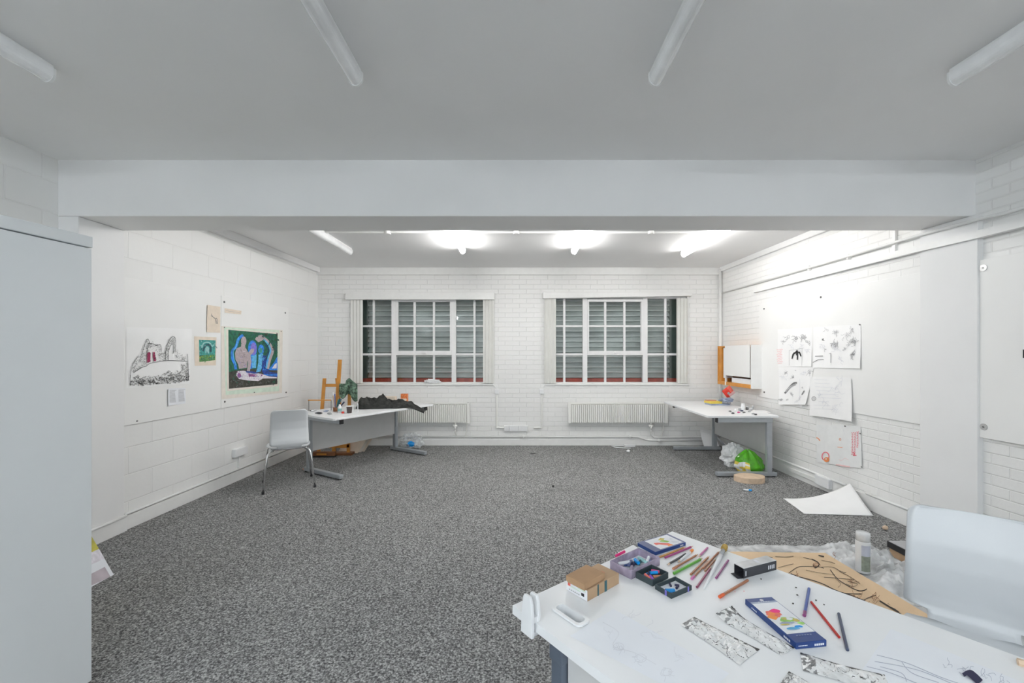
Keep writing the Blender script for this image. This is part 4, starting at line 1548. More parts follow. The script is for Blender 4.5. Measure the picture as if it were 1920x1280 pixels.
f2_.z = ZT + .0345
t = thing('card_box', 'small kraft card box on top of the labelled one', 'box', tuple(f2_ + (a2 + b2) / 2))
a2n, b2n = a2.normalized(), b2.normalized()
MB().obox(f2_, a2, b2, V((0, 0, .008))).build('box_base', M['kraft2'], t, bevel=.001)
MB().obox(f2_ - a2n * .0025 - b2n * .0025 + V((0, 0, .004)), a2 + a2n * .005, b2 + b2n * .005, V((0, 0, .017))).build('box_lid', M['kraft2'], t, bevel=.0015)

# pastel boxes
gp = 'loose pastel sticks in the open boxes'
rng = random.Random(11)
t, f, a, b = open_box('pastel_box', 'open lilac smudged box of blue pastels', (1183.8, 1086.3), (1237, 1059), (1146, 1065), .028, M['lilac'], M['white2'])
cols = [M['pastelnavy'], M['bluebox2'], M['pteallt'], M['lilac'], M['pastelnavy'], M['paperblue'], M['bluebox'], M['ptealdk'], M['lilac'], M['pastelnavy'], M['bluebox2'], M['pencilpale'], M['pastelnavy'], M['bluebox2']]
for i, c in enumerate(cols):
    u, v = .13 + .75 * ((i * .382) % 1), .2 + .6 * ((i * .618 + .1) % 1)
    stick(f, a, b, u, v, .022 + .01 * (i % 3), rng.uniform(-1.2, 1.6), .0055, c, 'short dusty pastel stick lying in the open lilac box', 'pastel', 'pastel_stick', .0085 + .004 * (i % 3), 'pastels in the lilac box')
stick(f, a, b, .52, .45, .024, 1.1, .006, M['blueplastic'], 'vivid blue pastel stick in the middle of the lilac box', 'pastel', 'pastel_stick', .020, None)
t, f, a, b = open_box('pastel_box', 'open slate coloured box of mixed bright pastels', (1223.8, 1099.4), (1253, 1083.8), (1193.8, 1082.5), .020, M['dkbox'], M['dkgrey'])
for i, (c, u, v, an_, nm) in enumerate(((M['cyan'], .30, .70, .1, 'turquoise'), (M['pastelpur'], .28, .32, 1.0, 'violet'), (M['blueplastic'], .66, .55, -.5, 'bright blue'), (M['pasteltan'], .58, .28, -.55, 'salmon'), (M['pastelred'], .84, .62, -.9, 'pink'), (M['coral'], .20, .50, 1.2, 'coral'), (M['pastelnavy'], .50, .72, .4, 'navy'))):
    stick(f, a, b, u, v, .026, an_, .0052, c, nm + ' pastel stick in the slate coloured box', 'pastel', 'pastel_stick', .0085 + .002 * (i % 3), gp)
t, f, a, b = open_box('pastel_box', 'open shallow slate box with a white lining and purple bands', (1258.8, 1122.5), (1297, 1106), (1228.8, 1103.8), .015, M['dkbox'], M['white2'])
an, bn = a.normalized(), b.normalized()
mb = MB()
mb.obox(f + a * .80 - bn * .0008, an * .005, bn * .001, V((0, 0, .0155)))
mb.obox(f + a * .06 + b * .28 - an * .0058, an * .001, bn * .007, V((0, 0, .0155)))
mb.build('purple_band', M['ppurple'], t)
stick(f, a, b, .22, .35, .028, -.5, .0056, M['cyan'], 'turquoise pastel stick in the shallow slate box', 'pastel', 'pastel_stick', .009, gp)
for u, v in ((.62, .42), (.72, .55), (.55, .75)):
    stick(f, a, b, u, v, .014, rng.uniform(-1, 1), .0035, M['pastelnavy'], 'broken dark pastel bit in the shallow slate box', 'pastel', 'pastel_stick', .0065, 'dark bits in the shallow slate box')


# printed pencil boxes
def printed_box(label, Fp, Rp, Lp, h, m, long_is_a, z=ZT):
    f, a, b = frame_of(Fp, Rp, Lp, z)
    t = thing('pencil_box', label, 'box', tuple(f + (a + b) / 2))
    MB().obox(f, a, b, V((0, 0, h))).build('box_body', m, t, bevel=.0012)
    lo, sh = (a, b) if long_is_a else (b, a)
    q = lambda u, v, e=.0004: f + lo * u + sh * v + V((0, 0, h + e))
    return t, f, lo, sh, h, q


t, f, lo, sh, h, q = printed_box('blue pastel pencil box with a coral and green print, near the desk middle', (1492.5, 1217.4), (1550, 1211.8), (1395.5, 1133), .0165, M['bluebox'], False)
mb = MB()


def pol(pts, k, e):
    mb.poly([q(u, v, e) for u, v in pts], k)


pol([(.17, .03), (.86, .03), (.86, .97), (.17, .97)], 0, .0004)
pol([(.86, .03), (.90, .03), (.90, .97), (.86, .97)], 7, .0004)


def blotch(cx, cy, rx, ry, k, e, sd, rot=0):
    pts = ell(cx, cy, rx, ry, 22, 0, 360, rot)
    pol([(cx + (a_ - cx) * (1 + .45 * noise.noise(V((a_ * 18, b_ * 7, sd)))), cy + (b_ - cy) * (1 + .45 * noise.noise(V((a_ * 18, b_ * 7, sd + 5))))) for a_, b_ in pts], k, e)


blotch(.60, .36, .095, .24, 1, .0007, 1)
blotch(.53, .20, .055, .15, 2, .0008, 2)
blotch(.66, .52, .050, .16, 8, .0009, 3)
blotch(.60, .30, .030, .10, 2, .0010, 4)
blotch(.45, .56, .060, .24, 3, .0011, 5)
blotch(.46, .66, .030, .13, 0, .0012, 6)
blotch(.47, .50, .020, .10, 4, .0013, 7)
blotch(.42, .82, .035, .12, 4, .0014, 8)
blotch(.35, .86, .030, .10, 3, .0015, 9)
blotch(.38, .42, .022, .24, 7, .0016, 10)
blotch(.35, .30, .014, .18, 4, .0017, 11)
blotch(.26, .42, .026, .22, 5, .0018, 12)
blotch(.285, .66, .024, .14, 6, .0019, 13)
pol(ell(.93, .50, .022, .07, 12), 0, .0008)
for i in range(5):
    pol([(.885, .30 + .09 * i), (.893, .30 + .09 * i), (.893, .36 + .09 * i), (.885, .36 + .09 * i)], 0, .0009)
for i in range(6):
    pol([(.12, .25 + .09 * i), (.132, .25 + .09 * i), (.132, .31 + .09 * i), (.12, .31 + .09 * i)], 7, .0008)
mb.build('printed_top', [M['white2'], M['coral'], M['orange'], M['lime'], M['gold'], M['pcyan'], M['blueplastic'], M['bluegrey'], M['hotpink']], t)
mb = MB()
ln, sn = lo.normalized(), sh.normalized()
for i in range(5):
    mb.obox(f + sh * (.60 + .065 * i) - ln * .0005 + V((0, 0, .005)), sn * .004, ln * .0004, V((0, 0, .005)))
for i in range(6):
    mb.obox(f + sh * (.08 + .05 * i) - ln * .0005 + V((0, 0, .007)), sn * .003, ln * .0004, V((0, 0, .002)))
for i in range(4):
    mb.obox(f + lo * (.10 + .03 * i) - sn * .0005 + V((0, 0, .005)), ln * .004, sn * .0004, V((0, 0, .005)))
    mb.obox(f + lo * (.74 + .03 * i) - sn * .0005 + V((0, 0, .006)), ln * .004, sn * .0004, V((0, 0, .003)))
mb.build('white_lettering', M['white2'], t)

t, f, lo, sh, h, q = printed_box('blue edged pencil box with a landscape print at the far desk corner', (1228.8, 1041.3), (1286, 1022.5), (1187.5, 1027), .013, M['bluebox'], True)
mb = MB()
pol([(.0, .0), (1, .0), (1, 1), (.0, 1)], 7, .0003)
pol([(.20, .06), (.93, .06), (.93, .94), (.20, .94)], 0, .0006)
pol([(.27, .42), (.36, .40), (.52, .10), (.62, .12), (.60, .28), (.40, .55), (.30, .62)], 1, .0009)
pol([(.46, .10), (.62, .06), (.62, .14), (.54, .22)], 2, .0011)
pol([(.48, .60), (.60, .36), (.70, .40), (.62, .66)], 3, .0010)
pol([(.50, .72), (.62, .60), (.72, .70), (.66, .84)], 4, .0010)
pol([(.70, .20), (.86, .10), (.88, .20), (.74, .40)], 6, .0008)
pol([(.78, .50), (.88, .46), (.86, .66)], 6, .0008)
mb.build('printed_top', [M['white2'], M['coral'], M['orange'], M['lime'], M['gold'], M['pcyan'], M['pencilpale'], M['bluebox2']], t)
mb = MB()
ln, sn = lo.normalized(), sh.normalized()
for i in range(4):
    mb.obox(f + lo * (.80 + .03 * i) - sn * .0005 + V((0, 0, .004)), ln * .003, sn * .0004, V((0, 0, .005)))
mb.build('white_lettering', M['white2'], t)

# black charcoal carton with an open end
f, a, b = frame_of((1394.5, 1084), (1455.8, 1067.8), (1372.7, 1075.5))
t = thing('charcoal_carton', 'black open ended carton with a silver top beside the white brush', 'box', tuple(f + (a + b) / 2))
an, bn = a.normalized(), b.normalized()
hh = .031
mb = MB()
wl_ = .0012
mb.obox(f, a, bn * wl_, V((0, 0, hh)))
mb.obox(f + b - bn * wl_, a, bn * wl_, V((0, 0, hh)))
mb.obox(f, a, b, V((0, 0, wl_)))
mb.obox(f + a - an * wl_, an * wl_, b, V((0, 0, hh)))
mb.build('sleeve', M['dkgrey'], t)
MB().obox(f + V((0, 0, hh)), a, b, V((0, 0, wl_))).build('sleeve_top', M['silver'], t)
mb = MB()
mb.quad(f + V((0, 0, .001)), f - an * .022 + bn * .004 + V((0, 0, .0008)), f - an * .022 + b * .85 + V((0, 0, .006)), f + b + V((0, 0, .001)))
mb.quad(f + V((0, 0, .002)), f + V((0, 0, hh)), f - an * .012 - bn * .012 + V((0, 0, hh * .8)), f - an * .012 - bn * .010 + V((0, 0, .004)))
mb.build('end_flap', M['dkgrey'], t, solid=.0008)
mb = MB()
for i in range(4):
    mb.obox(f + a * (.74 + .055 * i) - bn * .0004 + V((0, 0, .008)), an * .004, bn * .0003, V((0, 0, .013)))
mb.obox(f + a * .05 - bn * .0004 + V((0, 0, .006)), an * .004, bn * .0003, V((0, 0, .016)))
mb.obox(f + a * .50 + b * .30 + V((0, 0, hh + .0013)), a * .08, b * .5, V((0, 0, .0003)))
mb.build('white_lettering', M['pencilpale'], t)


# pencils
def pencil(label, p0, p1, col, r=.0036, z=0.0, tip=True, name='pencil', cap=None, z1=None, dark=False):
    a, b = hz(*p0, ZT + r + z), hz(*p1, ZT + r + (z if z1 is None else z1))
    d = (b - a).normalized()
    t = thing(name, label, name.split('_')[-1], tuple((a + b) / 2 - V((0, 0, r))), None)
    e = .016 if tip else 0
    MB().tube([a, b - d * e], r, 6).build('barrel', M[col], t)
    if tip:
        MB().tube([b - d * e, b - d * .004], [r * .96, r * .35], 8).build('sharpened_wood', M['ply'], t)
        MB().tube([b - d * .004, b], [r * .34, r * .06], 6).build('lead', M['dkgrey'] if dark else M[col], t)
    if cap:
        MB().tube([a - d * .0005, a + d * .022], r * 1.12, 8).build('end_band', M[cap], t)
    return t


for c, m in (('ptan', (.48, .24, .07)), ('pmag', (.32, .035, .17)), ('pblk', (.03, .03, .035)), ('pbrn', (.33, .15, .08)), ('ppnk', (.50, .14, .33)), ('pgrn', (.10, .36, .04)), ('pmar', (.22, .035, .09)), ('ppur', (.24, .05, .17)), ('pblu', (.05, .10, .34)), ('pred', (.48, .03, .025)), ('pnav', (.045, .06, .11)), ('pors', (.72, .12, .03)), ('prst', (.34, .13, .06))):
    M[c] = mat('pencil lacquer ' + c, m, .35, var=.05)
pencil('tan pencil lying against the far printed box', (1234.6, 1044.8), (1286, 1025), 'ptan')
pencil('long magenta pencil behind the black one', (1247, 1045), (1300, 1023), 'pmag')
pencil('black pencil pointing at the orange capped pen', (1285.6, 1038.5), (1250.5, 1059), 'pblk', cap='dkgrey')
t = pencil('white pen with an orange cap', (1298.5, 1030.8), (1270.4, 1054.5), 'white2', r=.0042, name='felt_pen', cap='orange', dark=True)
pencil('thin brown pencil with a banded end, behind the green one', (1262, 1066), (1309, 1038.6), 'prst', cap='pasteltan')
pencil('short pink pencil at the tip of the green one', (1326.6, 1026.5), (1309, 1044), 'ppnk')
pencil('fat bright green pencil', (1263.4, 1074.5), (1317.3, 1046), 'pgrn', r=.0048, dark=True)
pencil('brown pencil, upper of the crossed pair in the middle', (1295, 1076.5), (1330, 1042), 'prst')
pencil('rosy brown pencil, lower of the crossed pair in the middle', (1297, 1085), (1329.6, 1050), 'pbrn', cap='ppnk')
pencil('brown pencil with its point reaching towards the far desk edge', (1318.4, 1065), (1349, 1033), 'prst')
pencil('short rust pencil beside the white paintbrush ferrule', (1322, 1070), (1342, 1047.5), 'pbrn')
pencil('maroon pencil lying under the white paintbrush', (1306.7, 1100.5), (1333.7, 1062), 'pmar')
pencil('purple pencil alone between the paintbrush and the black carton', (1342.5, 1083.3), (1365.3, 1050), 'ppur', tip=False)
pencil('rust pencil with an orange dipped end', (1349, 1118.5), (1402, 1087.5), 'prst', r=.0042, z=.0008, tip=False, cap='pors')
pencil('blue pencil near the desk edge by the brown paper', (1508, 1153.5), (1517, 1103), 'pblu', r=.004, tip=False, cap='ppur')
pencil('red pencil between the blue and the navy ones', (1521.3, 1128.5), (1573.4, 1194), 'pred', r=.0036, tip=False)
pencil('navy pencil with worn printed marks', (1572.7, 1150), (1588.9, 1218), 'pnav', r=.0038, tip=False)
pencil('natural wood stick at the right end of the desk', (1908, 1240), (1990, 1262), 'ply', r=.008, tip=False, name='wooden_stick')

# white brush
r = .006
A_, B_ = hz(1319.6, 1103.5, ZT + .0028), hz(1352, 1040, ZT + .0085)
E_ = hz(1359.5, 1024, ZT + .0125)
t = thing('paintbrush', 'white handled paintbrush with tan bristles', 'brush', tuple((A_ + B_) / 2 - V((0, 0, r))))
d = B_ - A_
MB().tube([A_, A_ + d * .25, A_ + d * .6, A_ + d * .85, B_], [.002, .004, .0062, .0078, .006], 10).build('handle', M['white'], t, smooth=True)
d2 = E_ - B_
MB().tube([B_, B_ + d2 * .5], [.0065, .0075], 10).build('ferrule', M['pencilgrey'], t, smooth=True)
MB().tube([B_ + d2 * .5, B_ + d2 * .75, E_], [.0076, .0115, .0105], 10).build('bristles', M['bristle'], t)


# foil packets
def packet(label, c0, c1, w, seed, h=.011, waist=.84, curl=0.0):
    """c0,c1: px of the two end middles; w: widths in m at the two ends"""
    a, b = hz(*c0, ZT), hz(*c1, ZT)
    d = (b - a).normalized()
    n = V((-d.y, d.x, 0))
    L = (b - a).length

    def fn(u, v):
        s = 2 * v - 1
        ww = (w[0] + (w[1] - w[0]) * u) / 2 * (waist + (1 - waist) * abs(2 * u - 1) ** 1.5) * (1 + .05 * noise.noise(V((u * 5, seed, s))))
        p = a + d * (L * u) + n * (s * ww)
        puff = (1 - s * s) * min(1, u / .12) * min(1, (1 - u) / .12)
        z = .0012 + h * puff * (.7 + .6 * noise.noise(V((u * 9, v * 5, seed)))) + .0022 * puff * noise.noise(V((u * 26, v * 9, seed + 3)))
        z += curl * max(0, (.25 - u) / .25) ** 2
        p.z = ZT + max(.0008, z)
        return p

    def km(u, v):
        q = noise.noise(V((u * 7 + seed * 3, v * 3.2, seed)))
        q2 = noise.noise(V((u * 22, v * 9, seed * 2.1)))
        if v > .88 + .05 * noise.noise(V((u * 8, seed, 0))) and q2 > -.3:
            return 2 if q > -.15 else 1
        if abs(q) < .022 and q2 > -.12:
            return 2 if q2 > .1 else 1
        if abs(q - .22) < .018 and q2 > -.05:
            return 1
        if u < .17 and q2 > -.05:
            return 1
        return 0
    mb = MB()
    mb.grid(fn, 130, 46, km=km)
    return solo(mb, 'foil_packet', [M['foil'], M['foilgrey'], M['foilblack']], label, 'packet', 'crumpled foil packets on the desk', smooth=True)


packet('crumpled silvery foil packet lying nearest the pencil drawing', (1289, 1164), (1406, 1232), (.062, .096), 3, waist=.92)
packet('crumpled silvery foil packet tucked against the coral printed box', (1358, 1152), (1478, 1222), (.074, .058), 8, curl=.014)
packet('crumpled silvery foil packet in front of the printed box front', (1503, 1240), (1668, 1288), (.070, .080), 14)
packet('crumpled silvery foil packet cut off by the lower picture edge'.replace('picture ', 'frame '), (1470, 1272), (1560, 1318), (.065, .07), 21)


# papers on the near desk
def flat_sheet(name, label, corners, marks, mats, cat='drawing', z=ZT + .0006, wpx=1.0):
    S = Sheet(V((0, 0, z)), V((0, 0, 1)), corners, 0.0)
    return mesh_sheet(name, S, mats, marks, label, cat)


rng = random.Random(21)
mk = []
for cx, cy, r_, n in ((1160, 1215, 11, 8), (1200, 1236, 10, 7), (1250, 1265, 10, 8), (1215, 1185, 16, 5), (1280, 1230, 16, 5), (1140, 1190, 9, 4), (1180, 1162, 12, 5)):
    scribbles(rng, cx, cy, r_, n, 1, .7, mk)
mk += [(1, 'line', ell(1160, 1216, 10, 7, 14) + [(1170, 1216)], .8), (1, 'line', ell(1201, 1238, 11, 8, 14) + [(1212, 1238)], .8), (1, 'line', ell(1250, 1264, 10, 7, 14) + [(1260, 1264)], .8), (1, 'line', spline([(1130, 1170), (1160, 1190), (1150, 1215), (1190, 1228), (1230, 1250)]), .8)]
flat_sheet('pencil_drawing', 'sheet with a faint pencil drawing lying before the kraft boxes', [(1150, 1141), (1367, 1262), (1310, 1318), (1069, 1192)], mk, [M['paperblue'], M['pencilpale']])
mk = []
for ln in ([(1644, 1228), (1700, 1243), (1760, 1268), (1800, 1282)], [(1640, 1240), (1720, 1256), (1790, 1284)], [(1650, 1250), (1690, 1262), (1700, 1278)], [(1690, 1240), (1710, 1262), (1760, 1280)], [(1625, 1250), (1670, 1262), (1740, 1290)]):
    mk.append((1, 'line', spline(ln), 1.1))
for cx, cy, r_, n in ((1812, 1256, 12, 6), (1845, 1266, 14, 5), (1880, 1272, 14, 5), (1780, 1250, 10, 3)):
    scribbles(rng, cx, cy, r_, n, 1, .8, mk)
for ln, w_ in (([(1806, 1268), (1818, 1262), (1828, 1268), (1840, 1280)], 8), ([(1812, 1264), (1822, 1272), (1835, 1284)], 6)):
    mk.append((2, 'line', spline(ln), w_))
flat_sheet('pen_drawing', 'sheet with pale pen lines and a dark blue blot at the right end', [(1670.6, 1178.4), (1990, 1308), (1930, 1390), (1612, 1262)], mk, [M['paperblue'], M['penline'], M['pastelnavy']])
flat_sheet('note_sheet', 'small white sheet under the lilac box at the desk edge', [(1158, 1036), (1187, 1021), (1202, 1030), (1170, 1046)], [(1, 'line', [(1172, 1039), (1176, 1037)], .5)], [M['paper'], M['pencilpale']], 'paper')
# pink chalk
mb = MB()
p = hz(1155, 1041.5, ZT + .004), hz(1171, 1033.5, ZT + .004)
mb.tube(p, .0045, 8)
solo(mb, 'chalk_stick', M['hotpink'], 'hot pink chalk stick at the far desk edge', 'chalk')
for i, (px, py) in enumerate(((1495, 1115), (1492.5, 1101), (1487, 1131), (1427, 1085), (1530, 1125), (1395, 1108), (1378, 1109), (1545, 1133))):
    mb = MB()
    mb.blob(hz(px, py, ZT + .0015), .003 - .0002 * i, .0022, .0018, .3, seed=i, nu=8, nv=6)
    solo(mb, 'charcoal_crumb', M['charcoal'] if i not in (5, 6) else M['pinkpen'], 'tiny charcoal crumb on the bare white desk top' if i not in (5, 6) else 'tiny pink pastel crumb on the desk near the orange dipped pencil', 'crumb', 'crumbs on the desk top')

# white clamp on the desk edge
o = hz(998, 1163, .725)
ux, vy = uN, vN
t = thing('desk_clamp', 'white plastic clamp gripping the corner of the foreground desk', 'clamp', tuple(o))
eo = BN + uN * .084          # on the long rear edge


def fin(v0, thick, us, zs, name):
    pts = [eo + uN * u + vN * v0 + V((0, 0, z)) for u, z in zip(us, zs)]
    MB().prism(pts, vN * thick).build(name, M['white'], t, bevel=.002)


us = [-.024, .024, .024, .021, .016, .012, -.010, -.014, -.020]
fin(-.018, .010, us, [.688, .688, .745, .780, .794, .797, .797, .790, .752], 'outer_plate')
us2 = [-.022, .022, .024, .020, .014, -.010, -.014, -.020]
fin(.006, .009, us2, [.7255, .7255, .745, .780, .795, .795, .788, .755], 'inner_plate')
MB().obox(eo - uN * .02 - vN * .012 + V((0, 0, .7256)), uN * .04, vN * .02, V((0, 0, .016))).build('bridge', M['white'], t)
MB().obox(eo - uN * .02 - vN * .012 + V((0, 0, .688)), uN * .04, vN * .03, V((0, 0, .0115))).build('lower_jaw', M['white'], t, bevel=.003)

# ------------------------------------------------------------------ floor things
# polythene sheet
xs0, xs1, ys0_, ys1_ = 1.50, 2.675, 2.0, 3.22


b0c = hz(1618, 1066, .03)


def plas(u, v):
    x = xs0 + (xs1 - xs0) * u
    y = ys0_ + (ys1_ - ys0_) * v
    y -= .16 * max(0, (u - .45)) ** 2 * v
    k = min(1, max(0, (x - 2.18) / .15)) * min(1, (1 - u) / .06) * min(1, (1 - v) / .06)
    z = .006 + .010 * abs(noise.noise(V((x * 6, y * 6, 2)))) + k * (.010 + .030 * max(0, noise.noise(V((x * 5, y * 5, 7)))) + .055 * (1 - abs(noise.noise(V((x * 6, y * 7, 1))))) ** 5 + .030 * (1 - abs(noise.noise(V((x * 13, y * 12, 5))))) ** 6 * (1 + noise.noise(V((x * 3, y * 3, 2)))))
    e = .02 * noise.noise(V((x * 4, y * 4, 9)))
    dc = math.hypot(x - b0c.x, y - b0c.y)
    if dc < .12:
        z = z * min(1, max(0, (dc - .05) / .07)) + .004
    if v > .9:
        z += .012 * abs(noise.noise(V((x * 9, 0, 4))))
    return (x + e, y + e * .7, max(.003, z))


mb = MB()
mb.grid(plas, 150, 110)
solo(mb, 'polythene_sheet', M['film'], 'crumpled translucent polythene sheet spread on the carpet beyond the desk', 'plastic sheet', smooth=True)
# brown paper
c = [hz(1368, 1035, .03), hz(1547, 1037, .03), hz(1745, 1174, .03), V((1.40, 2.05, .03))]


def brown(u, v):
    p = (c[0] * (1 - u) + c[1] * u) * (1 - v) + (c[3] * (1 - u) + c[2] * u) * v
    e = noise.noise(V((u * 3, v * 4, 3)))
    p.z = .034 + .006 * e
    if u > .9:
        p.z += .05 * ((u - .9) / .1) ** 2 * v
    return p


S = Sheet(V((0, 0, .034)), V((0, 0, 1)), [(1368, 1035), (1547, 1037), (1745, 1174), (1500, 1245)], 0.0)
S.at0 = S.at


def brown_at(u, v, e=0.0):
    p = brown(u, v)
    return p + V((0, 0, e + .0008 if e else 0))


S.c = [V((q.x, q.y, .034)) for q in c]
S.at = brown_at
z = zc(1420, 960, 3.84)
mk = []
rng = random.Random(8)
for ln, w_ in (([(225, 440), (285, 400), (330, 392), (440, 395), (480, 405)], 1.0), ([(525, 415), (575, 480), (640, 525), (720, 565), (770, 565), (800, 545)], 1.4), ([(300, 465), (400, 490), (480, 520), (560, 560), (640, 585), (750, 590)], 1.5),
               ([(480, 470), (560, 475), (720, 490)], .8), ([(390, 340), (430, 360), (445, 380), (420, 400), (400, 380)], 2.0), ([(500, 555), (580, 575), (680, 600), (770, 640)], 1.6), ([(760, 640), (860, 690), (960, 735), (1100, 790), (1200, 812)], 1.2),
               ([(880, 640), (980, 700), (1070, 750), (1190, 805)], 2.6), ([(150, 400), (260, 375)], .7), ([(240, 445), (290, 465), (300, 480), (270, 475)], 2.2), ([(860, 600), (820, 610), (760, 640), (800, 660)], 1.2), ([(600, 620), (690, 622), (740, 630), (775, 642)], 3.0),
               ([(130, 320), (200, 325), (260, 320)], .8), ([(330, 330), (400, 345)], .8), ([(440, 312), (480, 322)], 2.2), ([(650, 500), (720, 520), (690, 540), (640, 520)], .8), ([(560, 480), (600, 520), (580, 545)], .6), ([(960, 660), (1040, 720), (1120, 770)], 1.2), ([(960, 690), (1020, 720)], 3.0), ([(60, 318), (110, 330)], 1.2), ([(940, 660), (1020, 710), (1100, 770), (1180, 800)], 1.8), ([(1020, 715), (1080, 755), (1150, 795)], 2.6), ([(820, 560), (900, 600), (960, 640)], 1.2), ([(460, 350), (520, 360), (560, 375)], .7), ([(460, 400), (540, 400), (600, 430), (640, 440)], .8), ([(350, 420), (450, 440), (560, 455)], .6), ([(590, 430), (670, 470), (740, 520)], .8)):
    mk.append((1, 'line', spline(z(ln)), w_))
for cx, cy, r_, n in ((420, 380, 7, 6), (680, 510, 9, 6), (830, 630, 12, 7), (280, 465, 7, 6), (560, 330, 10, 3), (720, 625, 10, 5)):
    scribbles(rng, *z([(cx, cy)])[0], r_, n, 2, .7, mk)
mesh_sheet('brown_paper', S, [M['kraftpaper'], M['charcoal'], M['wooddk']], mk, 'sheet of brown wrapping paper with charcoal lines lying on the polythene', 'drawing')

# spray can on the floor
b0 = hz(1618, 1066, .03)
b0.z = .013
t = thing('spray_can', 'white spray can with a sage label standing on the polythene', 'spray can', tuple(b0))
s_ = b0.y / F
R_ = 11.6 * s_
MB().lathe(b0, [(R_ * .95, 0), (R_, .006), (R_, .195), (R_ * .96, .208), (R_ * .75, .216)], 24).build('body', M['white'], t, smooth=True)
MB().lathe(b0 + V((0, 0, .216)), [(R_ * .5, 0), (R_ * .25, .008), (R_ * .25, .022)], 14).build('nozzle', M['white'], t)
MB().lathe(b0 + V((0, 0, .206)), [(R_ * .97, 0), (R_ * .97, .042), (R_ * .90, .054), (R_ * .2, .056)], 24).build('clear_cap', M['clearcap'], t, smooth=True)
for z0, z1, mm in ((.016, .115, 'canlabel'), (.115, .185, 'lavender')):
    mb = MB()
    ang = [math.radians(-140 + q * 6.5) for q in range(13)]
    for i in range(12):
        p0 = [b0 + V((math.cos(x_) * R_ * 1.012, math.sin(x_) * R_ * 1.012, 0)) for x_ in (ang[i], ang[i + 1])]
        mb.quad(p0[0] + V((0, 0, z0)), p0[1] + V((0, 0, z0)), p0[1] + V((0, 0, z1)), p0[0] + V((0, 0, z1)))
    mb.build('label_patch', M[mm], t)

# black lidded box by the chair
t = thing('shoe_box', 'brown box with a black lid rim on the floor behind the polythene', 'box', (2.85, 2.95, 0))
MB().box((2.705, 2.86, 0.0), (3.0, 3.09, .075)).build('box_body', M['kraft'], t)
mb = MB()
mb.box((2.695, 2.85, .055), (3.01, 3.10, .098))
mb.build('lid_rim', M['black'], t)
MB().box((2.70, 2.855, .098), (3.005, 3.095, .1)).build('lid_top', M['pencilgrey'], t)

# curled sheet by the right skirting
q00, q10, q11, q01 = hz(1468, 934, .004), wr(4.17, .19, .035), V((3.20, 3.82, .006)), hz(1508, 963, .004)


def curled(u, v):
    z0 = .185 * (u ** 2.2) * ((1 - v) ** 1.1)
    p = (q00 * (1 - u) + V((q10.x, q10.y, 0)) * u) * (1 - v) + (q01 * (1 - u) + q11 * u) * v
    return V((p.x, p.y, .005 + z0 + .03 * math.sin(u * 3.1) * v * (1 - v)))


mb = MB()
mb.grid(curled, 24, 18)
solo(mb, 'curled_sheet', M['paper'], 'large white sheet on the carpet with one corner curled up the wall', 'paper', smooth=True, solid=.001)

solo(MB().blob(hz(1660, 989, .02), .021, .017, .018, .2, seed=4, nu=12, nv=8), 'chalk_lump', M['ply'], 'small pale lump on the carpet near the spray can', 'lump', smooth=True)
# wood slice
b0 = hz(1417, 908, 0)
t = thing('wood_slice', 'round slice of pale wood on the carpet before the green bag', 'wood slice', tuple(b0))
pts = [b0 + V((.168 * math.cos(x_) * (1 + .05 * math.sin(3 * x_)), .12 * math.sin(x_) + .12, 0)) for x_ in [2 * math.pi * i / 22 for i in range(22)]]
MB().prism(pts, (0, 0, .062)).build('slab', M['ply'], t, bevel=.004)
b1 = hz(1401, 918, .012)
t = thing('glue_tube', 'tiny blue and white tube on the carpet before the wood slice', 'tube', tuple(b1 - V((0, 0, .012))))
MB().tube([b1 - V((.035, -.012, 0)), b1 + V((.012, -.004, 0))], [.006, .011], 10).build('tube_body', M['white'], t)
MB().tube([b1 + V((.012, -.004, 0)), b1 + V((.04, -.014, 0))], .010, 10).build('tube_cap', M['blueplastic'], t)
solo(MB().blob(hz(1037, 911, .008), .016, .012, .009, .4, seed=9, nu=10, nv=8), 'debris_lump', M['black'], 'small black lump alone in the middle of the carpet', 'lump')
solo(MB().box(tuple(hz(995, 851, 0) + V((0, 0, .001))), tuple(hz(1004, 850, 0) + V((0, .02, .006)))), 'debris_chip', M['black'], 'tiny dark chip on the carpet near the back wall', 'chip')
solo(MB().blob(hz(572, 879, .015), .03, .02, .016, .5, seed=6, nu=12, nv=8), 'debris_lump', M['pasteltan'], 'small orange brown lump on the carpet by the silver desk leg', 'lump')

# extension lead by the back skirting
t = thing('extension_lead', 'white extension lead tangled on the carpet at the back skirting', 'cable', tuple(hz(1168, 840, 0)))
pA, pB = hz(1158, 838, 0), hz(1187, 838, 0)
MB().obox(pA + V((.11, 0, 0)), V((.17, .01, 0)), V((0, .05, 0)), V((0, 0, .035))).build('socket_bar', M['white'], t, bevel=.004)
mb = MB()
mb.tube(spline3 := [pA + V((.11, .03, .012)), pA + V((.02, .05, .01)), pA + V((-.09, .02, .01)), pA + V((-.05, -.06, .01)), pA + V((.06, -.10, .01)), pA + V((.17, -.13, .012))], .007, 8)
mb.build('cable', M['white'], t, smooth=True)
MB().blob(hz(1178, 845.5, .02), .03, .025, .022, .15, seed=3, nu=12, nv=8).build('plug', M['white'], t, smooth=True)


# bags
def bag(name, label, c, rx, ry, rz, m, seed, amp=.35, km=None, cat='bag'):
    mb = MB()
    mb.blob(c, rx, ry, rz, amp, 2.6, seed, 40, 24, km=km, flat=.004)
    return solo(mb, name, m, label, cat, smooth=False)


bc = hz(1411, 885, 0)
bag('carrier_bag', 'white crumpled plastic bag behind the bright green one', V((2.80, 5.52, .13)), .13, .13, .16, M['white'], 12)
pts = [V((x_, bc.y + .10 + y_, z_)) for x_, y_, z_ in ((0, 0, 0),)]
mb = MB()


